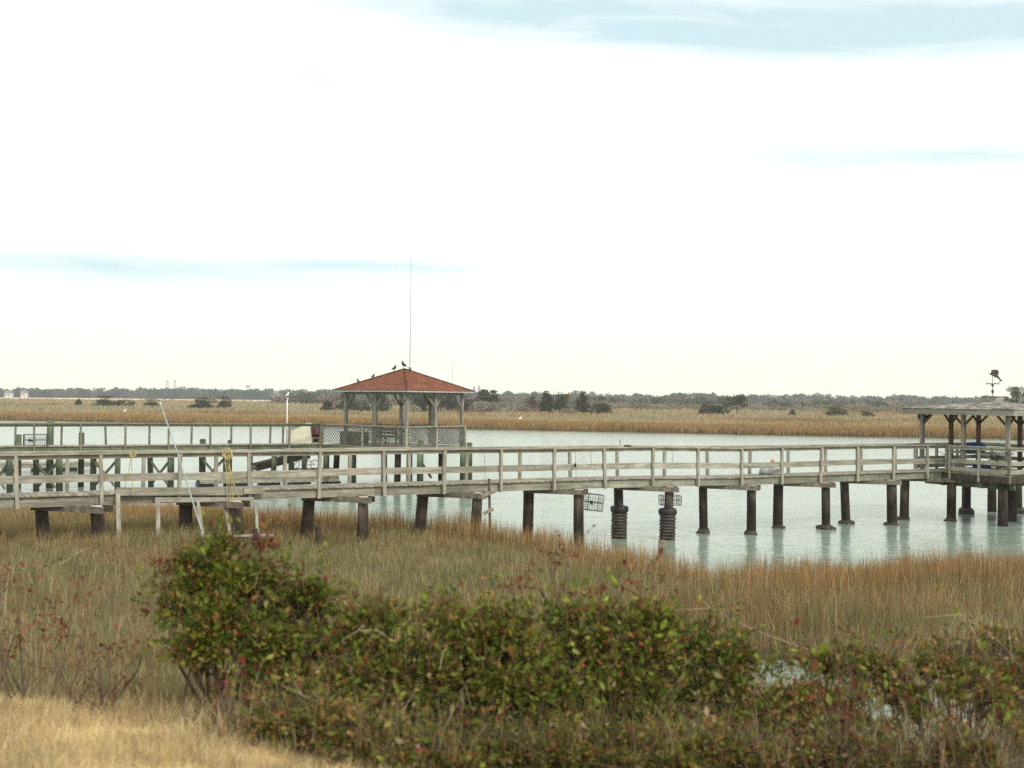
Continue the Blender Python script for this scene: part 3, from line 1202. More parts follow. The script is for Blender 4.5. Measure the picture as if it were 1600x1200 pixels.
def gazebo_goods():
    zd = 2.08
    c = Q(546, 54.6, zd)
    g = thing('storage_bin', 'dark grey-green storage bin behind the left lattice panel of the red gazebo', 'storage bin', c)
    u = Vector((-.752, .659, 0)); n = Vector((.659, .752, 0))
    c = c + n * .3
    m = MB(); m.beam(v2(c - u * .75, zd + .3), v2(c + u * .75, zd + .3), .6, .56); m.build('body', M['bin'], g)
    m = MB(); m.beam(v2(c - u * .78, zd + .62), v2(c + u * .78, zd + .62), .66, .07); m.build('lid', M['greenpost'], g)
    c = Q(602, 53.0, zd) + n * .35
    g = thing('bench', 'slatted wooden bench behind the lattice at the front left of the red gazebo', 'bench', c)
    for o in (-.16, 0, .16):
        m = MB(); m.beam(v2(c - u * .7 + n * o, zd + .45), v2(c + u * .7 + n * o, zd + .45), .14, .04); m.build('seat_slat', M['brown'], g)
    for o in (.5, .66, .82):
        m = MB(); m.beam(v2(c - u * .7 - n * .24, zd + o), v2(c + u * .7 - n * .24, zd + o), .03, .12); m.build('back_slat', M['brown'], g)
    for q in (-.6, .6):
        for o in (-.2, .2):
            m = MB(); m.beam(v2(c + u * q + n * o, zd), v2(c + u * q + n * o, zd + (.9 if o < 0 else .43)), .06, .06, u); m.build('leg', M['brown'], g)


M['bin'] = plain('grey_green_bin', (.08, .095, .08), .5, 0, .2, 4)
gazebo_goods()


def floating_dock(label, a, b, wid, top):
    d = (b - a); d.z = 0
    d.normalize()
    n = Vector((-d.y, d.x, 0))
    g = thing('floating_dock', label, 'floating dock', v2((a + b) / 2, 0))
    m = MB()
    k = 0
    ln = (b - a).length
    while k * .15 < ln:
        p = a + d * (k * .15 + .07)
        m.beam(v2(p, top), v2(p + n * wid, top), .138, .04)
        k += 1
    m.build('decking', M['deck'], g)
    m = MB()
    for o in (0.03, wid - .03):
        m.beam(v2(a + n * o, top - .14), v2(b + n * o, top - .14), .05, .2)
    m.build('frame', M['string'], g)
    k = .4
    while k < ln - .3:
        f_ = MB()
        p = a + d * k + n * (wid / 2)
        f_.beam(v2(p - n * (wid / 2 - .1), .06), v2(p + n * (wid / 2 - .1), .06), .9, .34)
        f_.build('float', M['black'], g)
        k += 1.5
    return g


floating_dock('floating dock with dark floats under the gangway, left of the gazebo', Q(312, 52.2, 0), Q(530, 54.6, 0), 1.9, .47)
floating_dock('low floating dock at the left edge beyond the rear boardwalk', Q(-40, 60.6, 0), Q(156, 63.5, 0), 2.2, .46)


def gangway():
    a, b = P(400, 731, 55.2), P(484, 710, 57.0)
    g = thing('gangway', 'sloping brown gangway from the rear boardwalk down to the floating dock', 'gangway', v2(a, .47))
    n = Vector((-.4, 1.0, 0))
    for o in (0, 1):
        m = MB(); m.beam(a + n * o, b + n * o, .06, .36); m.build('side_beam', M['gang'], g)
    m = MB()
    for k in range(16):
        p = a.lerp(b, k / 15)
        m.beam(p + Vector((0, 0, .02)), p + n + Vector((0, 0, .02)), .14, .035)
    m.build('treads', M['deck'], g)
    m = MB()
    for o in (.02, .98):
        m.beam(v2(a + n * o, .5), a + n * o - Vector((0, 0, .1)), .1, .1, Vector((1, 0, 0)))
    m.build('foot', M['white'], g)


gangway()


def bicycle():
    # low timber stand it leans on, on the floating dock
    D = 54.4
    s0, s1 = Q(462, 53.9, .86), Q(522, 54.7, .86)
    b = thing('timber_stand', 'low timber stand of planks on the floating dock, under the bicycle', 'stand', v2((s0 + s1) / 2, .49))
    for o in (0, .18, .36, .54):
        m = MB(); m.beam(s0 + Vector((-.2, .2 + o, -.02)) * 1, s1 + Vector((-.2, .2 + o, -.02)), .15, .04); m.build('plank', M['brown'], b)
    for q in (.05, .5, .95):
        p = s0.lerp(s1, q)
        m = MB(); m.beam(Vector((p.x - .2, p.y + .2, .66)), Vector((p.x - .2, p.y + .74, .66)), .1, .34); m.build('leg', M['dark'], b)
    R_ = .215
    r_ = P(491.5, 726.5, D); r_.z = .86 + R_ + .012
    f_ = P(461, 727, D); f_.z = r_.z
    g = thing('bicycle', 'small bicycle with black wheels on the floating dock, seen between boardwalk rails', 'bicycle', v2((r_ + f_) / 2, .86))
    X, Y, Z = Vector((1, 0, 0)), Vector((0, 1, 0)), Vector((0, 0, 1))
    for c in (r_, f_):
        m = MB(); m.ring(c, X, Z, R_, .017, 28, 6)
        w = m.build('wheel', M['black'], g, True)
        m = MB()
        for k in range(10):
            a = math.pi * 2 * k / 10
            m.tube(c, c + (X * math.cos(a) + Z * math.sin(a)) * R_, .003, .003, 4)
        m.tube(c - Y * .04, c + Y * .04, .035, .035, 8)
        m.build('spokes', M['steel'], w)
    bb = r_.lerp(f_, .42) - Z * .04
    st = r_.lerp(f_, .33) + Z * .26
    hd = f_.lerp(r_, .2) + Z * .24
    m = MB()
    for a, c in ((bb, st), (bb, hd - Z * .04), (st - Z * .03, hd), (r_, bb), (r_, st - Z * .03), (hd, f_)):
        m.tube(a, c, .014, .014, 7)
    m.build('frame', M['brown'], g)
    m = MB(); m.path([hd + Z * .08 - Y * .22 + X * .04, hd + Z * .1 - Y * .1, hd + Z * .02, hd + Z * .1 + Y * .1, hd + Z * .08 + Y * .22 + X * .04], .012, 7); m.build('handlebar', M['black'], g)
    m = MB(); m.beam(st + Z * .04 - X * .1, st + Z * .05 + X * .1, .09, .04); m.tube(st, st + Z * .03, .013, .013, 6); m.build('saddle', M['black'], g)
    m = MB(); m.tube(bb - Y * .07, bb + Y * .07, .012, .012, 6); m.tube(bb - Y * .07, bb - Y * .07 - Z * .1, .01, .01, 6); m.tube(bb + Y * .07, bb + Y * .07 + Z * .1, .01, .01, 6); m.build('crank', M['steel'], g)
    p = P(517.5, 752, 53.95); p.z = .49
    p = Q(517.5, 54.0, .49)
    k = thing('bucket', 'yellow bucket on the right end of the floating dock', 'bucket', p)
    m = MB(); m.lathe(p, [(.14, 0), (.17, .32), (.175, .34), (.16, .34), (.13, .03)], 14); m.build('pail', M['yellow'], k, True)
    m = MB(); m.path([p + Vector((.17 * math.cos(a), 0, .33 + .12 * math.sin(a))) for a in np.linspace(0, math.pi, 9)], .006, 5); m.build('handle', M['steel'], k)


bicycle()


def mooring(px, py, D, r, label, mat='gpile', lean=0.0):
    t = P(px, py, D)
    b = Vector((t.x + lean, t.y, -1.2))
    g = thing('mooring_pile', label, 'mooring pile', Vector((b.x, b.y, 0)), 'tall free-standing mooring piles')
    m = MB(); m.path([b, b.lerp(t, .35), b.lerp(t, .7), t], [r * 1.04, r, r * .97, r * .95], 12, True, .02); m.build('shaft', M[mat], g, True)
    m = MB(); m.lathe(t, [(r * .96, .0), (r * .93, .025), (r * .6, .035)], 12, .03); m.build('weathered_top', M[mat], g, True)


mooring(29, 680, 51.8, .15, 'short-topped pile beside the rear boardwalk near the left edge', 'greenpost' and 'gpile')
mooring(79, 657.5, 51.9, .165, 'tall green pile standing above the rear rail, second from the left edge')
mooring(127.5, 677, 52.7, .14, 'pile whose top hides behind a thin rail post, third from the left edge', 'pile')
mooring(317, 687, 54.6, .16, 'short pale-topped pile just above the rear deck, right of the leaning pole')
mooring(359.5, 688.5, 55.4, .12, 'slim short pile behind the rear deck above the yellow rope', 'pile')
mooring(657, 689.5, 49.9, .155, 'green round-headed pile in front of the gazebo lattice')
mooring(724, 692.5, 53.2, .16, 'tall pile at the gazebo right corner, the left one of two close together')
mooring(734, 692.5, 53.9, .14, 'green pile at the gazebo right corner, the right one of two close together')


def crab_trap(c, w, d, h, label, rot=0.0, tilt=0.0, group='wire crab traps'):
    g = thing('crab_trap', label, 'crab trap', c, group)
    Rm = Matrix.Rotation(rot, 3, 'Z') @ Matrix.Rotation(tilt, 3, 'Y')
    def T(x, y, z): return c + Rm @ Vector((x, y, z))
    m = MB()
    for x in (-w / 2, w / 2):
        for y in (-d / 2, d / 2):
            m.tube(T(x, y, 0), T(x, y, h), .012, .012, 5)
    for z in (0, h / 2, h):
        for s in (-1, 1):
            m.tube(T(-w / 2, s * d / 2, z), T(w / 2, s * d / 2, z), .011, .011, 5)
            m.tube(T(s * w / 2, -d / 2, z), T(s * w / 2, d / 2, z), .011, .011, 5)
    m.build('frame', M['wire'], g)
    m = MB()
    sp = .075
    for s in (-1, 1):
        for k in range(1, int(w / sp)):
            x = -w / 2 + k * sp
            m.tube(T(x, s * d / 2, 0), T(x, s * d / 2, h), .0035, .0035, 4, False)
        for k in range(1, int(h / sp)):
            m.tube(T(-w / 2, s * d / 2, k * sp), T(w / 2, s * d / 2, k * sp), .0035, .0035, 4, False)
            m.tube(T(s * w / 2, -d / 2, k * sp), T(s * w / 2, d / 2, k * sp), .0035, .0035, 4, False)
        for k in range(1, int(d / sp)):
            m.tube(T(s * w / 2, -d / 2 + k * sp, 0), T(s * w / 2, -d / 2 + k * sp, h), .0035, .0035, 4, False)
    m.build('mesh', M['wire'], g)
    m = MB(); m.path([T(-w * .3, -d / 2, h * .5), T(-w * .1, 0, h * .42), T(0, d * .1, h * .4)], [.12 * h, .09 * h, .06 * h], 7, False); m.build('entrance_funnel', M['wire'], g)
    return g


_t = L1.at(L1.t(925, -.3, -.7), -.28)
crab_trap(Q(925.5, _t.y + .25, 4.5 - (797 - 623.3) * (_t.y + .25) / F), .50, .42, .50, 'wire crab trap hung askew under the boardwalk beside a dark pile', .3, .12)
_t = L1.at(L1.t(1047, -.3, -.7), .15)
crab_trap(Q(1047, _t.y, 4.5 - (788.5 - 624.6) * _t.y / F), .62, .42, .3, 'wire crab trap tucked behind the ribbed-sleeve pile', .2, 0)
_t = L2.at(L2.t(54, 1.2, .4), .7)
crab_trap(_t + Vector((0, 0, 0)), .98, .6, .5, 'wire crab trap on the rear boardwalk deck near the left edge', DANG, 0)


def leaning_pole():
    tr = L1.t(277, -.2, .9)
    b = L1.at(tr, -.16, 1.0)
    p0 = P(277.5, 708, b.y)
    p1 = P(251, 632, b.y + .55)
    dv = (p1 - p0)
    pb = P(317, 835, b.y - 1.1)
    gd = pb + (pb - p0).normalized() * .45
    g = thing('leaning_pipe', 'long bluish-white pipe leaning against the near rail', 'pipe', gd)
    m = MB(); m.path([gd, pb, p0, p1], [.019, .019, .018, .018], 10); m.build('pipe', M['pvc'], g, True)
    m = MB(); m.tube(p1, p1 + dv.normalized() * .05, .021, .021, 10); m.build('end_cap', M['cream'], g)


leaning_pole()


def hank(px, top_py, strands, label, dz_top=1.03, loops=()):
    o = -.15
    t = L1.t(px, o, .9)
    top = L1.at(t, o, dz_top)
    g = thing('rope', label, 'rope', top)
    D = top.y
    k = 0
    for pts in strands:
        m = MB()
        q = [P(x, y, D - .12 - .012 * (k % 4)) for x, y in pts]
        sm = []
        for i in range(len(q) - 1):
            for s in range(5):
                u = s / 5
                a, b = q[max(i - 1, 0)], q[i]
                c, d_ = q[i + 1], q[min(i + 2, len(q) - 1)]
                sm.append(.5 * ((2 * b) + (c - a) * u + (2 * a - 5 * b + 4 * c - d_) * u * u + (3 * b - a - 3 * c + d_) * u ** 3))
        sm.append(q[-1])
        m.path(sm, .0095, 6)
        m.build('strand', M['rope'], g, True)
        k += 1
    for (x, y, r, dd) in loops:
        m = MB(); m.ring(P(x, y, D - .12 + dd), (1, 0, 0), (0, .3, 1), r, .016, 20, 6); m.build('coil', M['rope'], g, True)


hank(356, 704, [[(352, 703), (353, 730), (358, 760), (361, 783), (358, 760), (356, 720), (358, 704)],
                [(356, 703), (350, 712), (354, 740), (356, 783), (363, 782), (361, 745), (357, 706)],
                [(359, 706), (352, 708), (355, 700), (362, 712), (352, 716)],
                [(358, 730), (364, 752), (370, 768), (375, 781)],
                [(360, 716), (357, 740), (366, 762), (358, 775), (361, 790)]],
     'thick hank of faded yellow rope hanging from the near rail', loops=((355, 708, .12, 0), (357, 712, .1, -.03)))
hank(206, 706, [[(206, 706), (201, 735), (195, 762)], [(205, 708), (206, 735), (207, 760), (209, 770)], [(212, 706), (204, 703), (202, 709), (210, 713), (206, 709)]],
     'thin yellow rope loop on the near rail with two hanging ends', loops=((207.5, 709.5, .075, 0),))


def landing_stage():
    o0 = -.145
    def pt(px, py, o=o0):
        t = L1.t(px, o, -.1)
        return P(px, py, L1.at(t, o).y)
    g = thing('landing_stage', 'narrow plank step fixed along the front of the boardwalk below the leaning pipe', 'landing step', v2(pt(300, 800), .5))
    m = MB(); m.beam(pt(181, 768), pt(384, 767.5), .045, .2); m.build('upper_plank', M['string'], g)
    m = MB(); m.beam(pt(381, 766, -.19), pt(414, 765.5, -.19), .05, .19); m.build('splice_board', M['rail'], g)
    m = MB(); m.beam(pt(242, 781, -.15), pt(396, 780.5, -.15), .045, .12); m.build('lower_plank', M['rail'], g)
    m = MB()
    for px in (243, 275, 303, 333, 360, 393):
        m.beam(pt(px, 776, -.118), pt(px, 776, .0), .06, .1)
    m.build('joist', M['dark'], g)
    for (x0, y0, x1, y1, w) in ((184, 772, 185, 812, .1), (246, 785, 247, 822, .1), (309, 784, 317, 836, .085), (351, 784, 360, 837, .085), (399, 784, 401, 812, .08)):
        a, b = pt(x0, y0, -.20), pt(x1, y1, -.32)
        b = b + (b - a).normalized() * .55
        m = MB(); m.beam(a, b, w, .05, L1.n); m.build('leg', M['post'], g)
    m = MB(); m.beam(pt(318, 838, -.42), pt(426, 836, -.42), .2, .04); m.build('foot_plank', M['deck'], g)


landing_stage()


def stakes():
    b = P(766, 850, 30.6)
    g = thing('stake', 'thin wooden stake with two nailed white boards beside a dark pile', 'stake', v2(b, .2))
    a = P(764, 748, 30.9)
    m = MB(); m.beam(v2(b + Vector((.02, 0, 0)), -.1), a, .07, .07, Vector((0, 1, 0))); m.build('shaft', M['brown'], g)
    for (x0, y0, x1, y1) in ((752, 775, 775, 767), (755, 803, 771, 795)):
        m = MB(); m.beam(P(x0, y0, 30.7), P(x1, y1, 30.7), .03, .1); m.build('board', M['deck'], g)
    p = Q(1034, 31.2, 0)
    g = thing('pile_stub', 'short cut-off pile stub standing in the water before the ribbed sleeve', 'pile stub', p)
    m = MB(); m.path([v2(p, -.8), v2(p, .1), P(1034.5, 844, 31.2)], [.115, .11, .105], 11, True, .04); m.build('shaft', M['bent'], g, True)
    for px, py, D, w, label in ((497, 822, 29.2, .09, 'dark broken stump in the brown reeds beside a pile'), (399, 826, 27.6, .08, 'dark broken stump poking from the grass behind the long plank')):
        t = P(px, py, D)
        b_ = v2(t, gz(t.x, t.y) - .2)
        g = thing('stump', label, 'stump', v2(t, gz(t.x, t.y)))
        m = MB(); m.path([b_, b_.lerp(t, .6) + Vector((.02, 0, 0)), t], [w * 1.2, w, w * .85], 9, True, .12); m.build('wood', M['dark'], g)


stakes()


def rail_odds():
    # grey sheet heaped on the deck, orange float on it
    t = L1.t(1205, .5, .1)
    p = L1.at(t, .55)
    g = thing('sack', 'crumpled grey sheet heaped on the boardwalk deck under the rail', 'sheet', p)
    m = MB(); m.lathe(p, [(.36, 0), (.40, .06), (.33, .2), (.2, .33), (.08, .38)], 14, .14, 1.0, .8); m.build('heap', M['sack'], g, True)
    q = L1.at(L1.t(1207, .55, .6), .55, .47)
    f_ = thing('float', 'round orange crab float resting on the grey sheet', 'float', q)
    m = MB(); m.ball(q, .075); m.build('buoy', M['orange'], f_, True)
    m = MB(); m.tube(q + Vector((0, 0, -.1)), q + Vector((0, 0, .15)), .012, .012, 6); m.build('stick', M['white'], f_)
    # lines hung from the rail
    for px, y1, label in ((898, 752, 'thin dark fishing line with a small lure hanging from the near rail'), (921.5, 728, 'short doubled fishing line hanging from the rail between two posts'),
                          (1049, 722, 'short cord hanging from the near rail over the sleeved piles'), (756, 752, 'long slack cord hanging from the rail above the thin stake')):
        o = -.13
        t = L1.t(px, o, .9)
        a = L1.at(t, o, .97)
        b = P(px + 2, y1, a.y)
        g = thing('fishing_line', label, 'fishing line', a, 'lines hung from the near rail')
        m = MB(); m.path([a, a.lerp(b, .5) + Vector((.02, 0, 0)), b], .006, 5); m.build('cord', M['wire'], g)
        if px == 898:
            c = P(898.5, 727, a.y - .02)
            m = MB(); m.ball(c, .05, .8, .8, 1.4); m.build('lure', M['bird'], g)
    c = L1.at(L1.t(980, -.04, 1.02), -.045, .999)
    g = thing('glove', 'dark crumpled glove lying on the near cap rail', 'glove', c)
    m = MB(); m.lathe(c, [(.1, 0), (.11, .025), (.06, .055)], 10, .15, 1.1, .5); m.build('palm', M['bird'], g)
    for k in range(3):
        m = MB(); m.path([c + L1.d * .08 + Vector((0, -.02 + k * .02, .02)), c + L1.d * (.17 + .02 * (k == 1)) + Vector((0, -.03 + k * .03, .018))], [.016, .012], 6); m.build('finger', M['bird'], g)
    c = L1.at(L1.t(969, .95, 1.02), .965, .999)
    g = thing('rod_holder', 'small upright rod holder on the far cap rail', 'rod holder', c)
    m = MB(); m.tube(c, c + Vector((0, 0, .2)), .022, .022, 8); m.build('tube', M['steel'], g)


rail_odds()


def shelter_goods():
    zd = SZD
    def on(s, t, z=0.0): return v2(SL + SDS * s + SDF * t, zd + z)
    c = on(1.9, 1.5)
    g = thing('tarp_bundle', 'blue tarpaulin bundle on a wooden table inside the grey shelter', 'tarpaulin', Q(1521, c.y, zd + .74))
    p = Q(1521, c.y, zd + .74)
    m = MB(); m.lathe(p, [(.42, 0), (.46, .08), (.42, .24), (.3, .33), (.1, .36)], 14, .1, 1.05, .8); m.build('bundle', M['blue'], g, True)
    t = thing('table', 'rough wooden table inside the grey shelter under blue tarpaulin', 'table', Q(1528, c.y, zd))
    q = Q(1530, c.y, zd + .70)
    m = MB(); m.beam(q - SDS * 1.15, q + SDS * 1.15, .9, .07); m.build('tabletop', M['rail'], t)
    for a in (-1, 1):
        for b in (-.36, .36):
            pp = q + SDS * a + SDF * b
            m = MB(); m.beam(v2(pp, zd), v2(pp, zd + .665), .09, .09, SDS); m.build('leg', M['brown'], t)
    p = Q(1534, c.y - .2, zd)
    g = thing('tub', 'blue plastic tub on the shelter floor under the table', 'tub', p)
    m = MB(); m.lathe(p, [(.3, 0), (.36, .36), (.385, .38), (.34, .38), (.28, .03)], 16); m.build('bowl', M['blue'], g, True)
    m = MB(); m.ring(p + Vector((0, 0, .38)), (1, 0, 0), (0, 1, 0), .37, .018, 18, 6); m.build('rim', M['white'], g)
    q = on(2.5, 1.9)
    q = Q(1562, q.y, zd)
    crab_trap(q, .9, .6, .45, 'wire crab trap on the shelter floor, bottom of a stack of two', .9, 0, 'crab traps stacked in the shelter')
    crab_trap(q + Vector((.03, .02, .465)), .9, .6, .45, 'wire crab trap in the shelter, top of a stack of two', 1.05, 0, 'crab traps stacked in the shelter')
    a = Q(1497, 42.9, zd)
    g = thing('cooler', 'pale box cooler standing inside the left side of the shelter', 'cooler', a)
    m = MB(); m.beam(a + Vector((-.2, 0, .17)), a + Vector((.2, 0, .17)), .35, .34); m.build('body', M['sack'], g)
    m = MB(); m.beam(a + Vector((-.21, 0, .37)), a + Vector((.21, 0, .37)), .37, .06); m.build('lid', M['white'], g)
    # dark nest under the eave on the left corner post
    n = Q(1441, SL.y + .12, SZB - .12)
    g = thing('nest', 'dark clump of nest under the shelter eave by the left corner post', 'nest', n)
    m = MB(); m.ball(n, .17, 1.2, .9, .85, 12, 7, .22); m.build('mass', M['dark'], g)
    m = MB()
    for k in range(26):
        a = random.uniform(0, 6.28)
        v = Vector((math.cos(a), math.sin(a) * .7, random.uniform(-.8, .5))).normalized()
        m.tube(n + v * .1, n + v * random.uniform(.18, .3), .007, .004, 4)
    m.build('twigs', M['twig'], g)
    p0, p1 = P(1464, 704, 41.7), P(1477, 711, 41.9)
    g = thing('fishing_rod', 'thin rod slanting from the boardwalk end post', 'rod', p1)
    m = MB(); m.tube(p1, p0, .016, .008, 6); m.build('blank', M['wire'], g)
    b = Q(1449, 41.3, 1.9)
    g = thing('loose_board', 'loose pale board lying on the boardwalk deck before the shelter', 'board', L1.at(L1.t(1424, .6, 0), .6, .02))
    m = MB(); m.beam(L1.at(L1.t(1416, .5, 0), .5, .02), L1.at(L1.t(1432, .5, 0), .5, .02), .2, .03); m.build('plank', M['cut'], g)


shelter_goods()


# ------------------------------------------------------------------ vegetation: grasses
def cull(pts, pad=60):
    """keep points the photo could see or nearly see"""
    x, y = pts[:, 0], pts[:, 1]
    u = x / np.maximum(y, .1) * F + 800
    return (u > -pad - 160) & (u < 1600 + pad + 160)


def marsh_grass():
    n = 520000
    Y = np.sqrt(rng.uniform(9.0 ** 2, 41 ** 2, n))
    X = rng.uniform(-.56, .56, n) * Y
    z = ground(X, Y)
    ds = shore(X) - Y
    right = sstep(1.0, 4.5, X)
    left = sstep(-4.5, -8.0, X)
    patch = fbm(X * .8, Y * .8, 21)
    patch2 = fbm(X * .3, Y * .5, 33)
    # width of the tall brown reed belt behind the shore
    belt = 3.6 + 2.4 * (patch2 - .5) * 2 + right * 1.0 + left * 2.0
    isreed = (ds < belt) & (ds > -.7)
    edge = sstep(-.7, .6, ds)
    keep = (z > -.30) & (ds > -.7)
    dens = np.where(isreed, .62 * edge, .60) * (.35 + .9 * patch) * (.35 + 1.3 * fbm(X * 4.5, Y * 3.5, 23))
    # thin in the ditch
    dens *= np.where((z < .08) & (~isreed), .22 + .75 * sstep(.36, .58, fbm(X * .9, Y * .6, 29)), 1.0)
    dens *= sstep(9, 11.5, Y)
    # fewer blades needed far away than close: area weighting is uniform already
    keep &= rng.uniform(0, 1, n) < dens
    X, Y, z, ds, isreed, right, left, patch, patch2 = (a[keep] for a in (X, Y, z, ds, isreed, right, left, patch, patch2))
    n = len(X)
    pts = np.stack([X, Y, z - .02], 1)
    # --- reeds
    r = isreed
    k = int(r.sum())
    hn = .42 + .62 * fbm(X[r] * .9, Y[r] * .9, 41) + .22 * (fbm(X[r] * 4, Y[r] * 3, 42) - .5)
    h = hn * rng.uniform(.62, 1.15, k) * (.72 + .28 * sstep(-.7, 1.5, ds[r])) * (1 - .28 * left[r])
    long_ = rng.uniform(0, 1, k) < .06
    h[long_] *= 1.35
    w = rng.uniform(.006, .013, k)
    V, fs = blades(pts[r], h, w, np.abs(rng.normal(.08, .1, k)), rng.uniform(0, 6.28, k))
    c = pick([(.34, .205, .08), (.265, .15, .058), (.40, .27, .12), (.215, .17, .075), (.45, .345, .185)], [4, 2.4, 3, 2.2, 1.6], k, .25)
    tag(array_mesh('reeds', V, fs, M['grass'], np.repeat(c, 5, 0)), kind='stuff')
    # --- shorter salt grass
    s = ~isreed
    k = int(s.sum())
    hum = fbm(X[s] * .55, Y[s] * .55, 51)
    h = (.18 + .44 * hum) * rng.uniform(.5, 1.35, k) * (.65 + .7 * fbm(X[s] * 3.1, Y[s] * 2.6, 52)) * (.74 + .60 * right[s] + .12 * left[s])
    w = rng.uniform(.005, .015, k)
    V, fs = blades(pts[s], h, w, np.abs(rng.normal(.28, .22, k)).clip(0, .95), rng.uniform(0, 6.28, k))
    olive = pick([(.20, .195, .08), (.28, .255, .125), (.14, .155, .065), (.36, .31, .165), (.29, .20, .08)], [4, 4, 2, 2.2, 1.0], k, .22)
    brown = pick([(.33, .235, .11), (.26, .17, .07), (.38, .295, .155), (.19, .18, .08)], [3, 2, 2, 1.5], k, .22)
    mixf = sstep(.43, .68, patch2[s] + .03 * left[s] + .05 * right[s] + .22 * sstep(5, 0, ds[s] - 4 - 2 * right[s]))[:, None]
    sel = rng.uniform(0, 1, (k, 1)) < mixf
    c = np.where(sel, brown, olive) * (.62 + .76 * fbm(X[s] * 1.7, Y[s] * 1.2, 53))[:, None]
    tag(array_mesh('marsh_grass', V, fs, M['grass'], np.repeat(c, 5, 0)), kind='stuff')


marsh_grass()


def verge_grass():
    n = 210000
    Y = np.sqrt(rng.uniform(4.3 ** 2, 11.5 ** 2, n))
    X = rng.uniform(-.56, .56, n) * Y
    right = sstep(-.6, 1.6, X)
    patch = fbm(X * 1.6, Y * 1.6, 61)
    keep = rng.uniform(0, 1, n) < (.10 + 1.1 * patch) * (.3 + 1.3 * fbm(X * 6, Y * 6, 62)) * (1 - .45 * right) * np.where(Y > 8.6, .5, 1)
    X, Y, patch, right = X[keep], Y[keep], patch[keep], right[keep]
    z = ground(X, Y)
    ok = z > -.05
    X, Y, z, patch, right = X[ok], Y[ok], z[ok], patch[ok], right[ok]
    k = len(X)
    zone = Y + .95 * X + 1.5 * (patch - .5) + 1.6 * (fbm(X * 4, Y * 4, 64) - .5)
    tall = sstep(4.9, 6.6, zone)
    h = (.07 + .10 * patch + .22 * tall * patch) * rng.uniform(.6, 1.5, k)
    h *= 1 - .6 * sstep(-2.0, -.6, X) * sstep(8.2, 7.4, Y)
    w = rng.uniform(.0025, .0055, k)
    lean = np.abs(rng.normal(.62 - .28 * tall, .25, k)).clip(0, .98)
    V, fs = blades(np.stack([X, Y, z - .01], 1), h, w, lean, rng.uniform(0, 6.28, k))
    c1 = pick([(.58, .47, .26), (.50, .38, .19), (.66, .56, .35), (.38, .285, .14), (.27, .25, .11)], [4, 3, 2.2, 1.2, .7], k, .2)
    c2 = pick([(.20, .14, .07), (.30, .22, .12), (.12, .085, .045), (.11, .115, .045)], [3, 1.6, 2.4, 2], k, .22)
    sel = rng.uniform(0, 1, (k, 1)) < sstep(4.9, 6.3, zone)[:, None]
    tag(array_mesh('dry_grass', V, fs, M['grass'], np.repeat(np.where(sel, c2, c1) * (.42 + 1.16 * fbm(X * 2.4, Y * 3.4, 63))[:, None], 5, 0)), kind='stuff')


verge_grass()


def far_marsh():
    # tall rusty fringe on the far bank, then straw tussocks behind
    n = 120000
    u = rng.uniform(-.56, .56, n)
    off = rng.uniform(0, 1, n) ** 1.35 * 34
    Y = 150 + 0 * u
    for _ in range(4):
        Y = fshore(u * Y) + off
    X = u * Y
    z = ground(X, Y)
    hn = fbm(X * .12, Y * .12, 71)
    h = (.45 + .75 * hn) * rng.uniform(.6, 1.2, n) * np.where(off < 2, .8, 1)
    w = rng.uniform(.06, .14, n)
    V1, f1 = blades(np.stack([X, Y, z - .05], 1), h, w, np.abs(rng.normal(.12, .12, n)), rng.uniform(0, 6.28, n))
    rust = pick([(.35, .22, .092), (.28, .172, .072), (.41, .285, .13), (.25, .20, .095)], [3, 2.2, 2.5, 1], n, .15)
    straw = pick([(.45, .345, .18), (.38, .295, .155), (.30, .27, .14), (.50, .40, .23)], [3, 3, 1.5, 2], n, .15)
    sel = rng.uniform(0, 1, n) < sstep(7, 22, off + 9 * (hn - .5) * 2)
    c1 = np.where(sel[:, None], straw, rust)
    n2 = 150000
    u = rng.uniform(-.56, .56, n2)
    inv = rng.uniform(1 / 620., 1 / 150., n2)
    Y = 1 / inv
    X = u * Y
    ok = Y > fshore(X) + 18
    X, Y = X[ok], Y[ok]
    z = ground(X, Y)
    n2 = len(X)
    hn = fbm(X * .035, Y * .03, 73)
    hs = fbm(X * .15, Y * .1, 74)
    h = (.25 + .9 * hn * hs * 1.6) * rng.uniform(.6, 1.3, n2) * (1 + Y / 900)
    w = rng.uniform(.0007, .0014, n2) * Y
    V2, f2 = blades(np.stack([X, Y, z - .05], 1), h, w, np.abs(rng.normal(.2, .15, n2)), rng.uniform(0, 6.28, n2))
    a = pick([(.42, .325, .175), (.36, .28, .15), (.46, .37, .22)], [3, 3, 2], n2, .15)
    b = pick([(.28, .18, .095), (.33, .215, .105), (.24, .18, .10)], [3, 3, 2], n2, .15)
    c = pick([(.27, .255, .135), (.33, .305, .18), (.38, .34, .25)], [3, 2, 2], n2, .15)
    q = fbm(X * .02, Y * .016, 75)
    rr = rng.uniform(-.09, .09, n2)
    c2 = np.where((q + rr > .57)[:, None], b, np.where((q + rr < .47)[:, None], c, a))
    m = len(V1)
    V = np.concatenate([V1, V2])
    fs = f1 + [f + m for f in f2]
    tag(array_mesh('far_marsh_grass', V, fs, M['grass'], np.concatenate([np.repeat(c1, 5, 0), np.repeat(c2, 5, 0)])), kind='stuff')


far_marsh()


# ------------------------------------------------------------------ woods and far trees
def clump_cloud(cen, rad_, n, squash=1.0, shell=.55):
    d = rng.normal(0, 1, (n, 3))
    d /= np.linalg.norm(d, axis=1)[:, None]
    r = rng.uniform(shell, 1, n) ** .7
    p = d * r[:, None] * rad_
    p[:, 2] *= squash
    return cen + p, d


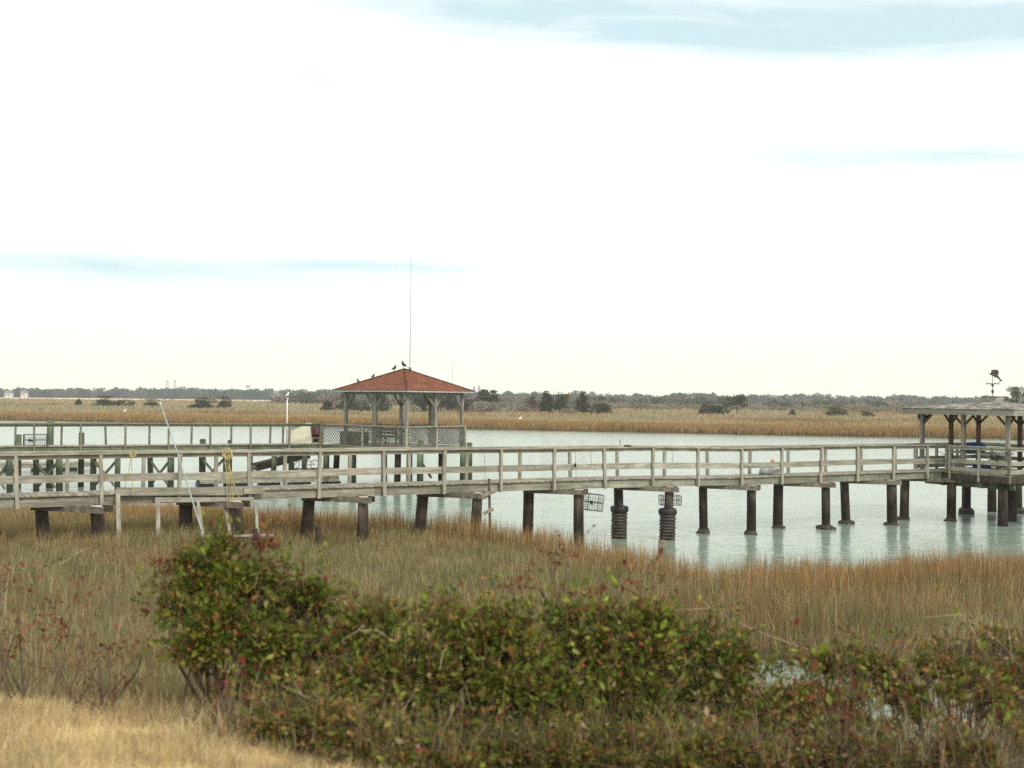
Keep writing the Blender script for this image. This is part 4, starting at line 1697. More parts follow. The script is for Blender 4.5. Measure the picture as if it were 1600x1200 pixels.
def woods(name, u0, u1, d0, d1, n, hr, wr, cols, wts, faces, fsz, bare=0.0, seed=0):
    Vs, Fs, Cs = [], [], []
    base = 0
    for i in range(n):
        px = u0 + (u1 - u0) * (i + rng.uniform(-.8, .8)) / n
        Y = rng.uniform(d0, d1)
        X = (px - 800) / F * Y
        hn = float(fbm(np.array([px * .012]), np.array([seed * 3.1]), seed))
        h = (hr[0] + (hr[1] - hr[0]) * hn) * rng.uniform(.72, 1.2)
        w = rng.uniform(*wr)
        g = .6
        k = faces
        col = np.array(cols)[rng.choice(len(cols), p=np.array(wts) / sum(wts))]
        # two or three lobes per crown
        P_, D_ = [], []
        nl = rng.integers(3, 6)
        for _ in range(nl):
            c = np.array([X + rng.normal(0, w * .25), Y + rng.normal(0, w * .2), g + h * rng.uniform(.35, .8)])
            rr = np.array([w * .33, w * .33, h * rng.uniform(.16, .3)])
            p, d = clump_cloud(c, rr, k // nl, 1, .3)
            P_.append(p); D_.append(d)
        low = rng.uniform(0, 1, (k // 4, 3)) * np.array([w, w * .5, h * .5]) + np.array([X - w / 2, Y - w * .2, .2])
        P_.append(low); D_.append(rng.normal(0, 1, (k // 4, 3)))
        P_, D_ = np.concatenate(P_), np.concatenate(D_)
        m = len(P_)
        sz = rng.uniform(.6, 1.3, m) * fsz
        V, f = leaves(P_, D_, sz, .8)
        Vs.append(V)
        Fs.append(f[0] + base); Fs.append(f[1] + base)
        base += len(V)
        cc = np.clip(col * (1 + rng.normal(0, .22, (m, 1))), .005, 1)
        Cs.append(np.repeat(cc, 4, 0))
    o = array_mesh(name, np.concatenate(Vs), Fs, M['far'], np.concatenate(Cs))
    tag(o, kind='stuff')


woods('far_woods', -160, 1760, 930, 1010, 330, (5.5, 9.8), (8, 14), [(.03, .07, .06), (.045, .085, .07), (.02, .05, .045), (.09, .10, .08)], [3, 3, 3, 1], 260, 1.9, 0, 1)
woods('bare_far_woods', -160, 1760, 1030, 1080, 200, (6.5, 11.5), (9, 15), [(.17, .155, .135), (.13, .125, .11), (.20, .18, .15)], [3, 3, 2], 220, 1.8, 0, 2)
woods('bare_thicket', 430, 1780, 430, 560, 330, (2.9, 5.9), (4, 8), [(.20, .17, .14), (.135, .12, .10), (.10, .125, .07), (.28, .24, .19), (.07, .09, .055)], [3, 3, 2, 2, 1.2], 330, .75, 0, 3)
woods('scrub_thicket', 700, 1780, 350, 425, 190, (1.6, 3.4), (4, 9), [(.21, .19, .14), (.17, .165, .10), (.25, .225, .18), (.13, .14, .08)], [3, 3, 2, 1], 220, .55, 0, 4)


def far_tree(kind, label, px, y0, y1, w_px, D, cols, wts, style='bush', cat='tree', nf=700, group='trees and shrubs on the far marsh'):
    """y0 crown top, y1 foot in photo pixels"""
    b = P(px, y1, D)
    nf = int(nf * 2.6)
    w_px *= 1.15
    gzv = gz(b.x, b.y)
    t = P(px, y0, D)
    h = t.z - gzv
    w = w_px * D / F
    g = thing(kind, label, cat, Vector((b.x, b.y, gzv)), group)
    foot = Vector((b.x, b.y, gzv))
    # trunk and limbs
    m = MB()
    if style == 'bush':
        for k in range(5):
            a = random.uniform(0, 6.28)
            m.path([foot, foot + Vector((math.cos(a) * w * .14, math.sin(a) * w * .14, h * .35)), foot + Vector((math.cos(a) * w * .28, math.sin(a) * w * .28, h * .7))], [.09, .06, .025], 5)
    else:
        m.path([foot - Vector((0, 0, .2)), foot + Vector((w * .03, 0, h * .45)), foot + Vector((-w * .02, 0, h * .93))], [.05 * h * .6, .035 * h * .6, .01 * h], 7)
        for k in range(8):
            a = random.uniform(0, 6.28)
            z = h * random.uniform(.3, .85)
            m.path([foot + Vector((0, 0, z)), foot + Vector((math.cos(a) * w * .25, math.sin(a) * w * .25, z + h * .1)), foot + Vector((math.cos(a) * w * .42, math.sin(a) * w * .42, z + h * .13))], [.06, .04, .015], 5)
    m.build('trunk', M['bark'], g)
    f3 = np.array(foot)
    Ps, Ds = [], []
    if style in ('bush', 'oak', 'pine'):
        nl = 15 if style == 'bush' else 15
        for k in range(nl):
            zf = rng.uniform(.16, .74) if style == 'bush' else (rng.uniform(.45, .85) if style == 'oak' else rng.uniform(.4, .92))
            spread = math.sqrt(max(0.05, 1 - ((zf - .35) / .75) ** 2)) * .36
            a = rng.uniform(0, 6.28)
            rr = rng.uniform(.085, .2) if style == 'bush' else rng.uniform(.09, .17)
            rdst = rng.uniform(.15, 1.15) * spread
            c = f3 + np.array([math.cos(a) * w * rdst, math.sin(a) * w * rdst, h * zf])
            p, d = clump_cloud(c, np.array([w * rr, w * rr, h * rr * (1.05 if style == 'bush' else .55)]), nf // nl, 1, .25)
            Ps.append(p); Ds.append(d)
        if style == 'bush':
            p = rng.uniform(-.5, .5, (nf // 6, 3)) * np.array([w * .85, w * .6, h * .35]) + f3 + np.array([0, 0, h * .18])
            Ps.append(p); Ds.append(rng.normal(0, 1, p.shape))
            p = rng.normal(0, 1, (nf // 14, 3)) * np.array([w * .17, w * .14, h * .07]) + f3 + np.array([0, 0, h * .88])
            Ps.append(p); Ds.append(np.tile([0, 0, 1.0], (len(p), 1)))
    elif style == 'cedar':
        for k in range(12):
            zf = .06 + .92 * k / 12
            wr = w * .47 * (1 - zf) ** .55 * rng.uniform(.75, 1.12)
            cx = rng.normal(0, w * .045)
            c = f3 + np.array([cx, rng.normal(0, w * .045), h * (zf + .02)])
            p, d = clump_cloud(c, np.array([wr, wr, h * .085]), max(20, int(nf / 12 * (1.6 - zf * 1.1))), 1, .2)
            Ps.append(p); Ds.append(d + np.array([0, 0, .5]))
    Ps, Ds = np.concatenate(Ps), np.concatenate(Ds)
    Ps[:, 2] = np.maximum(Ps[:, 2], foot.z + .03)
    k = len(Ps)
    V, fs = leaves(Ps, Ds, rng.uniform(.5, 1.25, k) * (.0011 * D + .05), .75)
    c = pick(cols, wts, k, .28)
    array_mesh('crown', V, fs, M['far'], np.repeat(c, 4, 0), g)


DKG = [(.028, .045, .018), (.048, .066, .024), (.075, .075, .03), (.095, .06, .032)]
BRN = [(.07, .045, .03), (.11, .06, .038), (.05, .042, .025), (.09, .075, .04)]
OLV = [(.10, .105, .04), (.07, .08, .03), (.14, .13, .055), (.16, .11, .05)]
GRY = [(.23, .20, .16), (.17, .15, .115), (.28, .25, .21), (.14, .13, .09)]
T = far_tree
T('marsh_shrub', 'tiny dark pointed cedar alone at far left of the far marsh', 123, 624.5, 637, 11, 300, DKG, [3, 3, 2, 1], 'cedar', 'shrub', 300)
T('marsh_shrub', 'wide dark shrub with one raised crown, largest left of the leaning pipe', 165, 619, 639, 38, 290, DKG, [3, 3, 2, 2], 'bush', 'shrub')
T('marsh_shrub', 'low olive shrub touching the right side of the wide dark shrub', 194, 625, 638.5, 30, 292, OLV, [2, 3, 1, 1], 'bush', 'shrub', 500)
T('marsh_shrub', 'brownish shrub right behind the tip of the leaning pipe', 237, 624, 638, 30, 292, BRN + OLV, [2, 1, 2, 1, 2, 1, 1, 1], 'bush', 'shrub', 500)
T('marsh_shrub', 'broad dark shrub, left one of a close pair, trailing low to its left', 321, 621.5, 642, 36, 276, DKG, [2, 3, 3, 2], 'bush', 'shrub')
T('marsh_shrub', 'low dark shoulder of scrub against the left of the close pair', 302, 633, 641.5, 20, 277, DKG, [2, 3, 3, 1], 'bush', 'shrub', 300)
T('marsh_shrub', 'compact upright dark shrub, right one of a close pair', 350, 620, 642, 22, 276, DKG, [2, 2, 3, 3], 'bush', 'shrub', 500)
T('marsh_shrub', 'reddish brown pointed shrub just left of the gazebo roof', 512, 627, 644, 26, 264, BRN, [3, 3, 1, 1], 'cedar', 'shrub', 500)
T('marsh_tree', 'dark tree behind the leftmost gazebo post', 541, 606, 641, 42, 270, DKG, [4, 3, 1, 1], 'bush', 'tree', 900)
T('marsh_shrub', 'green shrub behind the gazebo between its two left posts', 564, 628, 643, 34, 268, DKG + OLV, [2, 2, 1, 1, 1, 2, 1, 1], 'bush', 'shrub', 500)
T('marsh_tree', 'tall dark cedar seen through the gazebo right of its second post', 596, 598, 642, 30, 266, DKG, [4, 3, 1, 1], 'cedar', 'tree', 900)
T('marsh_tree', 'green round tree seen through the gazebo right of the middle posts', 661, 610, 641, 44, 268, DKG + OLV, [3, 3, 1, 1, 1, 2, 0, 0], 'bush', 'tree', 900)
T('marsh_tree', 'dark round tree behind the gazebo between its two right posts', 699, 608, 640, 46, 272, DKG, [4, 3, 1, 1], 'bush', 'tree', 900)
T('marsh_shrub', 'brown shrub right beside the rightmost gazebo post', 727, 618, 646, 24, 262, BRN, [3, 3, 2, 1], 'bush', 'shrub', 500)
T('marsh_tree', 'dark spreading tree with bare twigs on top, right of the gazebo', 763, 605.5, 637, 44, 300, DKG + BRN, [3, 3, 2, 1, 1, 1, 1, 1], 'oak', 'tree', 900)
T('marsh_shrub', 'grey leafless shrub in front of the spreading dark tree', 768, 628, 651, 66, 256, GRY, [3, 3, 2, 1], 'bush', 'shrub', 800)
T('marsh_shrub', 'pale grey low shrub between the spreading tree and the dark cedar clump', 815, 632, 648, 46, 262, GRY, [3, 1, 4, 1], 'bush', 'shrub', 600)
T('marsh_tree', 'small rusty round tree at the upper left of the dark clump', 832, 618, 646, 20, 285, BRN, [2, 4, 1, 1], 'bush', 'tree', 450)
T('marsh_tree', 'dark pointed cedar leading the clump at its left end', 853, 611.5, 648, 34, 262, DKG + BRN, [4, 3, 1, 1, 1, 1, 1, 1], 'cedar', 'tree', 900)
T('marsh_tree', 'broad dark cedar in the clump below the yellow palm head', 874, 614.5, 648, 36, 264, DKG, [4, 3, 2, 1], 'bush', 'tree', 900)
T('marsh_tree', 'brownish pointed cedar right of the yellow palm head', 910, 613, 648.5, 32, 264, BRN + DKG, [3, 3, 1, 1, 1, 1, 1, 1], 'cedar', 'tree', 800)
T('marsh_tree', 'wide dark tree closing the clump at its right end', 936, 621, 648, 44, 262, DKG + BRN, [3, 3, 2, 1, 1, 1, 1, 1], 'bush', 'tree', 800)
T('marsh_shrub', 'grey bare shrub at the foot of the dark cedar clump', 884, 639, 650, 46, 256, GRY, [2, 2, 3, 1], 'bush', 'shrub', 400)
T('marsh_shrub', 'brown-topped dome-shaped shrub left of the ragged tree', 1110, 627, 650, 40, 258, BRN + OLV, [2, 1, 2, 2, 1, 2, 0, 0], 'bush', 'shrub', 700)
T('marsh_shrub', 'dark green low shrub between the dome shrub and the ragged tree', 1124, 634, 652, 34, 254, DKG, [3, 3, 1, 0], 'bush', 'shrub', 500)
T('marsh_tree', 'ragged open tree with pale limbs and sky showing through', 1151, 615, 645, 40, 280, DKG + OLV, [3, 3, 1, 0, 1, 1, 1, 0], 'oak', 'tree', 700)
T('marsh_shrub', 'tiny reddish shrub alone on the right half of the far marsh', 1238, 641, 652, 10, 258, BRN, [2, 4, 1, 1], 'bush', 'shrub', 200)
T('marsh_shrub', 'wide olive green shrub left of the grey shelter', 1306, 635, 654.5, 44, 256, OLV, [3, 3, 2, 1], 'bush', 'shrub', 800)
T('marsh_shrub', 'small olive green shrub close left of the grey shelter roof', 1353, 643, 656.5, 23, 250, OLV + DKG, [2, 3, 1, 0, 1, 1, 0, 0], 'bush', 'shrub', 400)
T('pine_tree', 'tall open pine at the right edge behind the shelter roof', 1588, 604, 652, 44, 300, DKG + OLV, [2, 3, 2, 0, 1, 2, 1, 0], 'pine', 'tree', 900)


def palm():
    D = 268
    b = P(885, 648, D)
    z0 = gz(b.x, b.y)
    t = P(885, 617, D)
    g = thing('palm_tree', 'palm with yellowed drooping fronds rising from the dark cedar clump', 'palm', Vector((b.x, b.y, z0)), 'trees and shrubs on the far marsh')
    m = MB(); m.path([Vector((b.x, b.y, z0)), Vector((b.x + .1, b.y, (z0 + t.z) / 2)), t], [.2, .17, .16], 8); m.build('trunk', M['bark'], g)
    n = 34
    Vs, Fs, base = [], [], 0
    for k in range(n):
        a, el = rng.uniform(0, 6.28), rng.uniform(-.5, 1.2)
        L_ = rng.uniform(1.0, 1.5)
        d = np.array([math.cos(a), math.sin(a), 0])
        s = np.array([-math.sin(a), math.cos(a), 0])
        T0 = np.array(t)
        pts = [T0 + d * (L_ * q * math.cos(el * (1 - q))) + np.array([0, 0, L_ * (math.sin(el) * q - .75 * q * q)]) for q in (0, .35, .7, 1)]
        wd = (.05, .28, .24, .02)
        V = np.array([p + s * w_ * sg for p, w_ in zip(pts, wd) for sg in (-1, 1)])
        Vs.append(V)
        Fs.append(np.array([[0, 1, 3, 2], [2, 3, 5, 4], [4, 5, 7, 6]]) + base)
        base += 8
    c = pick([(.33, .24, .07), (.24, .18, .06), (.14, .14, .05)], [3, 2, 2], n, .2)
    array_mesh('crown', np.concatenate(Vs), Fs, M['far'], np.repeat(c, 8, 0), g)


palm()


def far_built():
    def pylon(px, y0, label, D=1500):
        t = P(px, y0, D); b = v2(t, .5)
        g = thing('lattice_tower', label, 'tower', b, 'hazy twin towers on the left horizon')
        for sx in (-1, 1):
            for sy in (-1, 1):
                m = MB(); m.tube(b + Vector((sx * 2.2, sy * 2.2, 0)), t + Vector((sx * .9, sy * .9, 0)), .35, .22, 5); m.build('leg', M['steel'], g)
        m = MB()
        for q in np.linspace(.2, .98, 8):
            r = 2.2 - 1.3 * q
            z = b.z + (t.z - b.z) * q
            for sy in (-1, 1):
                m.beam(Vector((b.x - r, b.y + sy * r, z)), Vector((b.x + r, b.y + sy * r, z - 1.2)), .25, .25)
        m.build('lattice', M['steel'], g)
        m = MB(); m.beam(t + Vector((-1.6, 0, .2)), t + Vector((1.6, 0, .2)), 3.2, .9); m.build('platform', M['steel'], g)
    pylon(261.5, 594.5, 'faint lattice tower on the horizon, left one of two')
    pylon(273.5, 594.5, 'faint lattice tower on the horizon, right one of two')
    D = 1450
    t = P(387.5, 602, D); b = v2(t, .5)
    g = thing('water_tower', 'faint water tower with a wide tank on the left horizon', 'water tower', b)
    m = MB(); m.lathe(t, [(.8, -3.2), (2.6, -2.0), (4.2, -.6), (4.2, .4), (2.5, 1.3), (.4, 1.7)], 16); m.build('tank', M['wall'], g, True)
    m = MB(); m.lathe(b, [(1.6, 0), (.8, 3), (.8, t.z - b.z - 3)], 12); m.build('stem', M['wall'], g, True)
    for px, y0, w, label in ((741, 606, 4.5, 'faint pale tower block on the horizon, lower left one'), (748.5, 604.5, 4.0, 'faint pale tower block on the horizon, taller right one')):
        D = 1550
        t = P(px, y0, D); b = v2(t, .5)
        ww = w * D / F
        g = thing('tower_block', label, 'building', b, 'hazy tower blocks on the horizon')
        m = MB(); m.beam(b, t, ww, ww, Vector((0, 1, 0))); bd = m.build('wall', M['wall'], g)
        m = MB(); m.beam(t, t + Vector((0, 0, 2)), ww * .5, ww * .5, Vector((0, 1, 0))); m.build('roof_plant', M['roofgrey'], g)
        m = MB()
        for q in np.linspace(.55, .95, 5):
            z = b.z + (t.z - b.z) * q
            m.beam(Vector((b.x - ww * .42, b.y - ww / 2 - .1, z)), Vector((b.x + ww * .42, b.y - ww / 2 - .1, z)), .2, 1.2)
        m.build('window_band', M['roofgrey'], g)
    for px, y1, w, label in ((14, 617, 9, 'small white house in front of the woods at the far left edge'), (38, 616.5, 7, 'small white house right of another, before the left woods'),
                             (432, 617.5, 7, 'small pale house at the right end of the dark left woods'), (480, 618, 9, 'small pale house among bare trees right of the thin white pole')):
        D = 900 if px < 400 else 920
        b = P(px, y1, D)
        b = v2(b, max(.6, b.z - 1.5))
        ww = w * D / F
        hh = 3.2
        zt = P(px, y1 - 3.2, D).z
        g = thing('house', label, 'house', v2(b, .6), 'far pale houses')
        b.z = .6
        m = MB(); m.beam(Vector((b.x - ww / 2, b.y, (zt + .6) / 2)), Vector((b.x + ww / 2, b.y, (zt + .6) / 2)), 6, zt - .6); m.build('wall', M['wall'], g)
        m = MB()
        m.slab([(-3.4, 0), (3.4, 0), (0, 2.0)], ww + .8, Vector((0, 1, 0)), Vector((0, 0, 1)), Vector((1, 0, 0)), Vector((b.x, b.y, zt + .02))); m.build('roof', M['roofgrey'], g)
        for q in (-.25, .25):
            m = MB(); m.beam(Vector((b.x + ww * q - .5, b.y - 3.03, zt - 1.6)), Vector((b.x + ww * q + .5, b.y - 3.03, zt - 1.6)), .06, 1.3); m.build('window', M['black'], g)


far_built()


def egret(px, py, D, label):
    b = P(px, py, D)
    b.z = max(b.z, gz(b.x, b.y))
    g = thing('egret', label, 'egret', b, 'white egrets on the far marsh')
    X = Vector((1, 0, 0)); Z = Vector((0, 0, 1)); h = 1.15
    m = MB()
    m.path([b + X * -.3 + Z * .52, b + X * -.1 + Z * .62, b + X * .1 + Z * .68, b + X * .2 + Z * .82, b + X * .15 + Z * .98, b + X * .22 + Z * 1.08, b + X * .28 + Z * 1.09], [.04, .17, .15, .06, .045, .055, .03], 9)
    m.build('body', M['egret'], g, True)
    m = MB(); m.tube(b + X * .28 + Z * 1.09, b + X * .45 + Z * 1.05, .02, .006, 6); m.build('bill', M['yellow'], g)
    for s in (-.05, .05):
        m = MB(); m.tube(b + Vector((s, 0, -.1)), b + Vector((s, 0, .55)), .014, .018, 5); m.build('leg', M['black'], g)


egret(195, 648, 192, 'white egret in the far marsh grass left of the leaning pipe')
egret(813, 660.5, 168, 'white egret near the far waterline right of the gazebo')


# ------------------------------------------------------------------ foreground shrubs
GREENS = [(.066, .094, .014), (.122, .16, .021), (.195, .215, .032), (.23, .23, .05), (.15, .115, .032), (.235, .12, .04), (.19, .05, .03), (.30, .225, .125)]


def shrub(kind, label, lobes, D, base_px, base_py, n, cols=GREENS, wts=(4, 5, 3.5, 1.6, 2.4, 2, .8, .6), lsize=(.038, .078), open_=0.0, twigs=26, stick=.12, straw=600):
    """lobes: (px, py, rx_px, ry_px, dD) ellipses measured on the photo, given depth D + dD and a real thickness"""
    foot = P(base_px, base_py, D)
    foot.z = gz(foot.x, foot.y)
    g = thing(kind, label, 'shrub', foot)
    Ps, Ds = [], []
    tw = MB()
    area = sum(l[2] * l[3] for l in lobes)
    n = int(n * 1.65)
    for (px, py, rx, ry, dd) in lobes:
        Y = D + dd
        c = np.array(P(px, py, Y))
        s = Y / F
        r3 = np.array([rx * s, min(rx, ry) * s * .85, ry * s])
        k = int(n * rx * ry / area)
        # several sub-clumps so that the outline stays uneven
        for _ in range(9):
            d = rng.normal(0, 1, 3); d /= np.linalg.norm(d)
            cc = c + d * r3 * rng.uniform(.25, .78)
            rr = r3 * rng.uniform(.26, .48)
            q, dv = clump_cloud(cc, rr, k // 9, 1, .15)
            Ps.append(q); Ds.append(dv + np.array([0, 0, .35]))
        # loose sprays past the outline
        kk = int(k * stick)
        ns = max(3, kk // 9)
        for _ in range(ns):
            d = rng.normal(0, 1, 3) + np.array([0, 0, .5]); d /= np.linalg.norm(d)
            a = c + d * r3 * .75
            ln = rng.uniform(.08, .24)
            bdir = d + rng.normal(0, .3, 3)
            q = a + bdir * (np.linspace(.15, 1, 9) * ln)[:, None] + rng.normal(0, .012, (9, 3))
            Ps.append(q); Ds.append(np.tile(d, (9, 1)))
            tw.path([a, a + bdir * ln], [.003, .0012], 4, False)
        for _ in range(max(2, twigs // len(lobes))):
            d = rng.normal(0, 1, 3); d[2] = abs(d[2]) * .8; d /= np.linalg.norm(d)
            e = c + d * r3 * rng.uniform(.5, .98)
            f0 = np.array([foot.x + (c[0] - foot.x) * .6 + rng.normal(0, .06), Y + rng.normal(0, .05), 0])
            f0[2] = gz(f0[0], f0[1]) - .03
            md = (f0 + e) / 2 + rng.normal(0, .05, 3)
            tw.path([f0, md, e], [.012, .007, .0025], 5, False)
    tw.build('branches', M['twig'], g)
    Ps, Ds = np.concatenate(Ps), np.concatenate(Ds)
    gl = ground(Ps[:, 0], Ps[:, 1])
    Ps[:, 2] = np.maximum(Ps[:, 2], gl + rng.uniform(.0, .06, len(Ps)))
    if open_ > 0:
        keep = fbm(Ps[:, 0] * 6, Ps[:, 2] * 6, 91) > open_
        Ps, Ds = Ps[keep], Ds[keep]
    k = len(Ps)
    lz = np.clip(rng.lognormal(0, .38, k), .35, 2.2) * (lsize[0] + lsize[1]) / 2 * .70
    V, fs = leaves(Ps, Ds, lz, .5)
    # leaves of one spray share a tone: tone follows the place in the crown
    tone = fbm(Ps[:, 0] * 5, Ps[:, 2] * 5 + Ps[:, 1] * 3, 95)[:, None]
    c = pick(cols, wts, k, .2) * (.72 + .82 * tone)
    array_mesh('foliage', V, fs, M['leaf'], np.repeat(np.clip(c, .003, .9), 4, 0), g)
    if straw:
        q = Ps[rng.choice(k, min(k, straw))] + rng.normal(0, .04, (min(k, straw), 3))
        q[:, 2] = np.maximum(ground(q[:, 0], q[:, 1]), q[:, 2] - .16)
        ns = len(q)
        V, fs = blades(q, rng.uniform(.14, .55, ns), rng.uniform(.002, .0048, ns), rng.uniform(.1, .97, ns), rng.uniform(0, 6.28, ns))
        c = pick([(.38, .30, .17), (.27, .20, .11), (.50, .41, .26), (.16, .11, .06)], [3, 2.6, 2.4, 1], ns, .2)
        array_mesh('dead_stems', V, fs, M['grass'], np.repeat(c, 5, 0), g)
    return g


shrub('wax_shrub', 'tall rounded green shrub with red leaves on its crown, left of centre in front', [(360, 905, 105, 62, 0), (330, 985, 95, 70, -.1), (455, 940, 90, 62, .15), (420, 1035, 110, 70, -.15), (500, 990, 70, 60, .1), (280, 955, 55, 62, .1)],
      7.6, 390, 1100, 15000, GREENS, (4, 5, 3.5, 1.6, 2, 1.8, .9, .4))
shrub('wax_shrub', 'low mixed green and rusty shrub just right of the tall rounded shrub', [(590, 1010, 80, 65, 0), (640, 1075, 90, 70, -.1), (540, 1085, 85, 60, -.2)],
      7.3, 590, 1150, 11000, GREENS, (3, 4, 3, 1.8, 2.6, 2.2, 1, 1))
shrub('wax_shrub', 'bushy olive green shrub at the centre bottom of the photo', [(720, 990, 95, 55, 0), (800, 1020, 110, 75, .1), (770, 1095, 120, 70, -.15), (690, 1070, 80, 60, 0), (700, 1150, 120, 45, -.3)],
      7.4, 760, 1170, 15000, GREENS, (3.4, 5, 4, 2, 2.6, 1.9, .7, .5))
shrub('wax_shrub', 'broad green shrub right of centre with red sprigs standing above it', [(905, 985, 95, 55, .1), (980, 1010, 100, 65, 0), (930, 1080, 120, 75, -.15), (1010, 1130, 90, 60, -.2), (880, 1150, 110, 45, -.3)],
      7.5, 950, 1170, 15000, GREENS, (3.4, 5, 4, 1.8, 2.6, 2, 1, .8))
shrub('wax_shrub', 'dark green shrub at the left edge of the water-filled ditch', [(1080, 1010, 85, 55, .2), (1130, 1040, 70, 50, .1), (1090, 1090, 90, 60, 0)],
      7.8, 1090, 1170, 10000, GREENS, (5, 5, 2.5, 1.2, 2.2, 1.6, 1, .8), open_=.18)
shrub('wax_shrub', 'thin red-and-green shrub in front of the ditch water', [(1235, 1085, 110, 48, .3), (1290, 1140, 120, 60, 0), (1180, 1145, 100, 55, 0), (1300, 1040, 70, 26, .4)],
      7.6, 1250, 1190, 11500, GREENS, (3, 4, 2.4, 1.4, 2.6, 3.2, 2.4, 1.2), open_=.46, twigs=40)
shrub('wax_shrub', 'open scrambling shrub with scattered red leaves in the lower right corner', [(1390, 1040, 110, 45, .4), (1470, 1100, 130, 60, .1), (1380, 1150, 120, 50, 0), (1550, 1150, 110, 60, .1), (1500, 1050, 90, 40, .4)],
      7.7, 1450, 1190, 15000, GREENS, (3, 4, 2.4, 1.4, 2.6, 3.2, 2.4, 1.2), open_=.46, twigs=50)
shrub('wax_shrub', 'arching brownish shrub at the right edge above the ditch', [(1560, 1010, 80, 42, .8), (1500, 1030, 80, 35, .9), (1610, 1060, 70, 60, .5)],
      8.6, 1560, 1130, 3600, GREENS, (1.6, 2.4, 2, 1.4, 3, 3, 1.6, 2.4), open_=.34, twigs=50, straw=2200)
LOWB = [(.09, .115, .018), (.15, .175, .028), (.20, .145, .04), (.26, .14, .045), (.16, .075, .032), (.28, .22, .12), (.17, .05, .03)]
LOWW = (4, 4.4, 2.4, 1.6, 1.6, 1.2, .5)
shrub('brush', 'low brown-green brush along the bottom edge, left end under the tall shrub', [(470, 1125, 90, 40, 0), (560, 1165, 110, 40, -.1), (640, 1190, 100, 36, -.2)],
      6.7, 550, 1200, 8500, LOWB, LOWW, (.034, .066), open_=.2, straw=550)
shrub('brush', 'low brown-green brush along the bottom edge under the centre shrub', [(740, 1180, 120, 40, -.1), (850, 1190, 110, 42, -.1), (690, 1205, 90, 30, -.3)],
      6.7, 780, 1210, 8500, LOWB, LOWW, (.034, .066), open_=.15, straw=550)
shrub('brush', 'low brown-green brush along the bottom edge before the broad right-of-centre shrub', [(960, 1185, 120, 42, 0), (1070, 1180, 120, 46, 0), (1020, 1205, 110, 30, -.2)],
      6.8, 1010, 1210, 8500, LOWB, LOWW, (.034, .066), open_=.2, straw=550)
shrub('brush', 'reddish low brush along the bottom edge in front of the ditch', [(1190, 1190, 120, 42, 0), (1310, 1190, 110, 40, .1)],
      6.9, 1250, 1215, 4600, LOWB, (3, 3, 2.4, 2, 2.2, 1.2, 1.6), (.034, .066), open_=.38, straw=800)
shrub('brush', 'low brush filling the bottom right corner of the photo', [(1430, 1190, 120, 42, .1), (1550, 1195, 110, 46, 0)],
      6.9, 1490, 1215, 4600, LOWB, (3, 3, 2.4, 2, 2.2, 1.2, 1.6), (.034, .066), open_=.38, straw=800)
REDS = [(.155, .045, .028), (.215, .07, .04), (.11, .03, .02), (.23, .115, .05), (.10, .09, .035)]
shrub('sumac_shrub', 'sparse red-leaved shrub at the left edge of the photo', [(15, 905, 60, 45, 0), (45, 985, 70, 50, .2), (10, 1010, 50, 40, 0), (100, 950, 60, 40, .3)],
      8.4, 40, 1080, 190, REDS, (4, 4, 3, 1, 1), (.035, .06), twigs=12, stick=.2, straw=150)
shrub('sumac_shrub', 'scatter of dark red leaves on low stems left of the tall rounded shrub', [(110, 1030, 90, 40, 0), (190, 1020, 60, 45, 0), (150, 1070, 80, 30, -.2)],
      7.9, 150, 1100, 180, REDS, (4, 3, 4, 2, 2), (.03, .05), twigs=12, stick=.2, straw=150)
shrub('sumac_shrub', 'upright red-leaved sprigs rising behind the centre right shrub', [(875, 870, 28, 20, 0), (925, 935, 45, 22, 0), (990, 915, 40, 18, .1), (810, 915, 35, 16, .1), (920, 975, 40, 25, 0)],
      7.9, 910, 1100, 230, REDS, (5, 4, 2, 2, .5), (.035, .06), twigs=20, stick=.2, straw=40)
shrub('sumac_shrub', 'red leaves crowning the tall rounded green shrub', [(290, 880, 55, 16, 0), (350, 850, 40, 12, 0), (410, 848, 40, 12, 0)],
      7.62, 330, 1100, 300, REDS, (3, 3, 3, 3, 1), (.035, .06), twigs=12, stick=.15, straw=30)
shrub('sumac_shrub', 'crimson low shoot at the foot of the tall rounded shrub', [(355, 1075, 22, 28, 0), (385, 1090, 30, 18, 0)],
      6.95, 365, 1110, 60, [(.16, .03, .03), (.11, .02, .02)], (2, 1), (.03, .05), twigs=8, stick=.1, straw=20)
shrub('sumac_shrub', 'single upright spike of red leaves in front of the ditch', [(1320, 1120, 14, 55, 0), (1318, 1170, 16, 40, 0)],
      7.0, 1320, 1200, 190, REDS, (4, 3, 4, 1, .5), (.03, .05), twigs=6, stick=.1, straw=20)


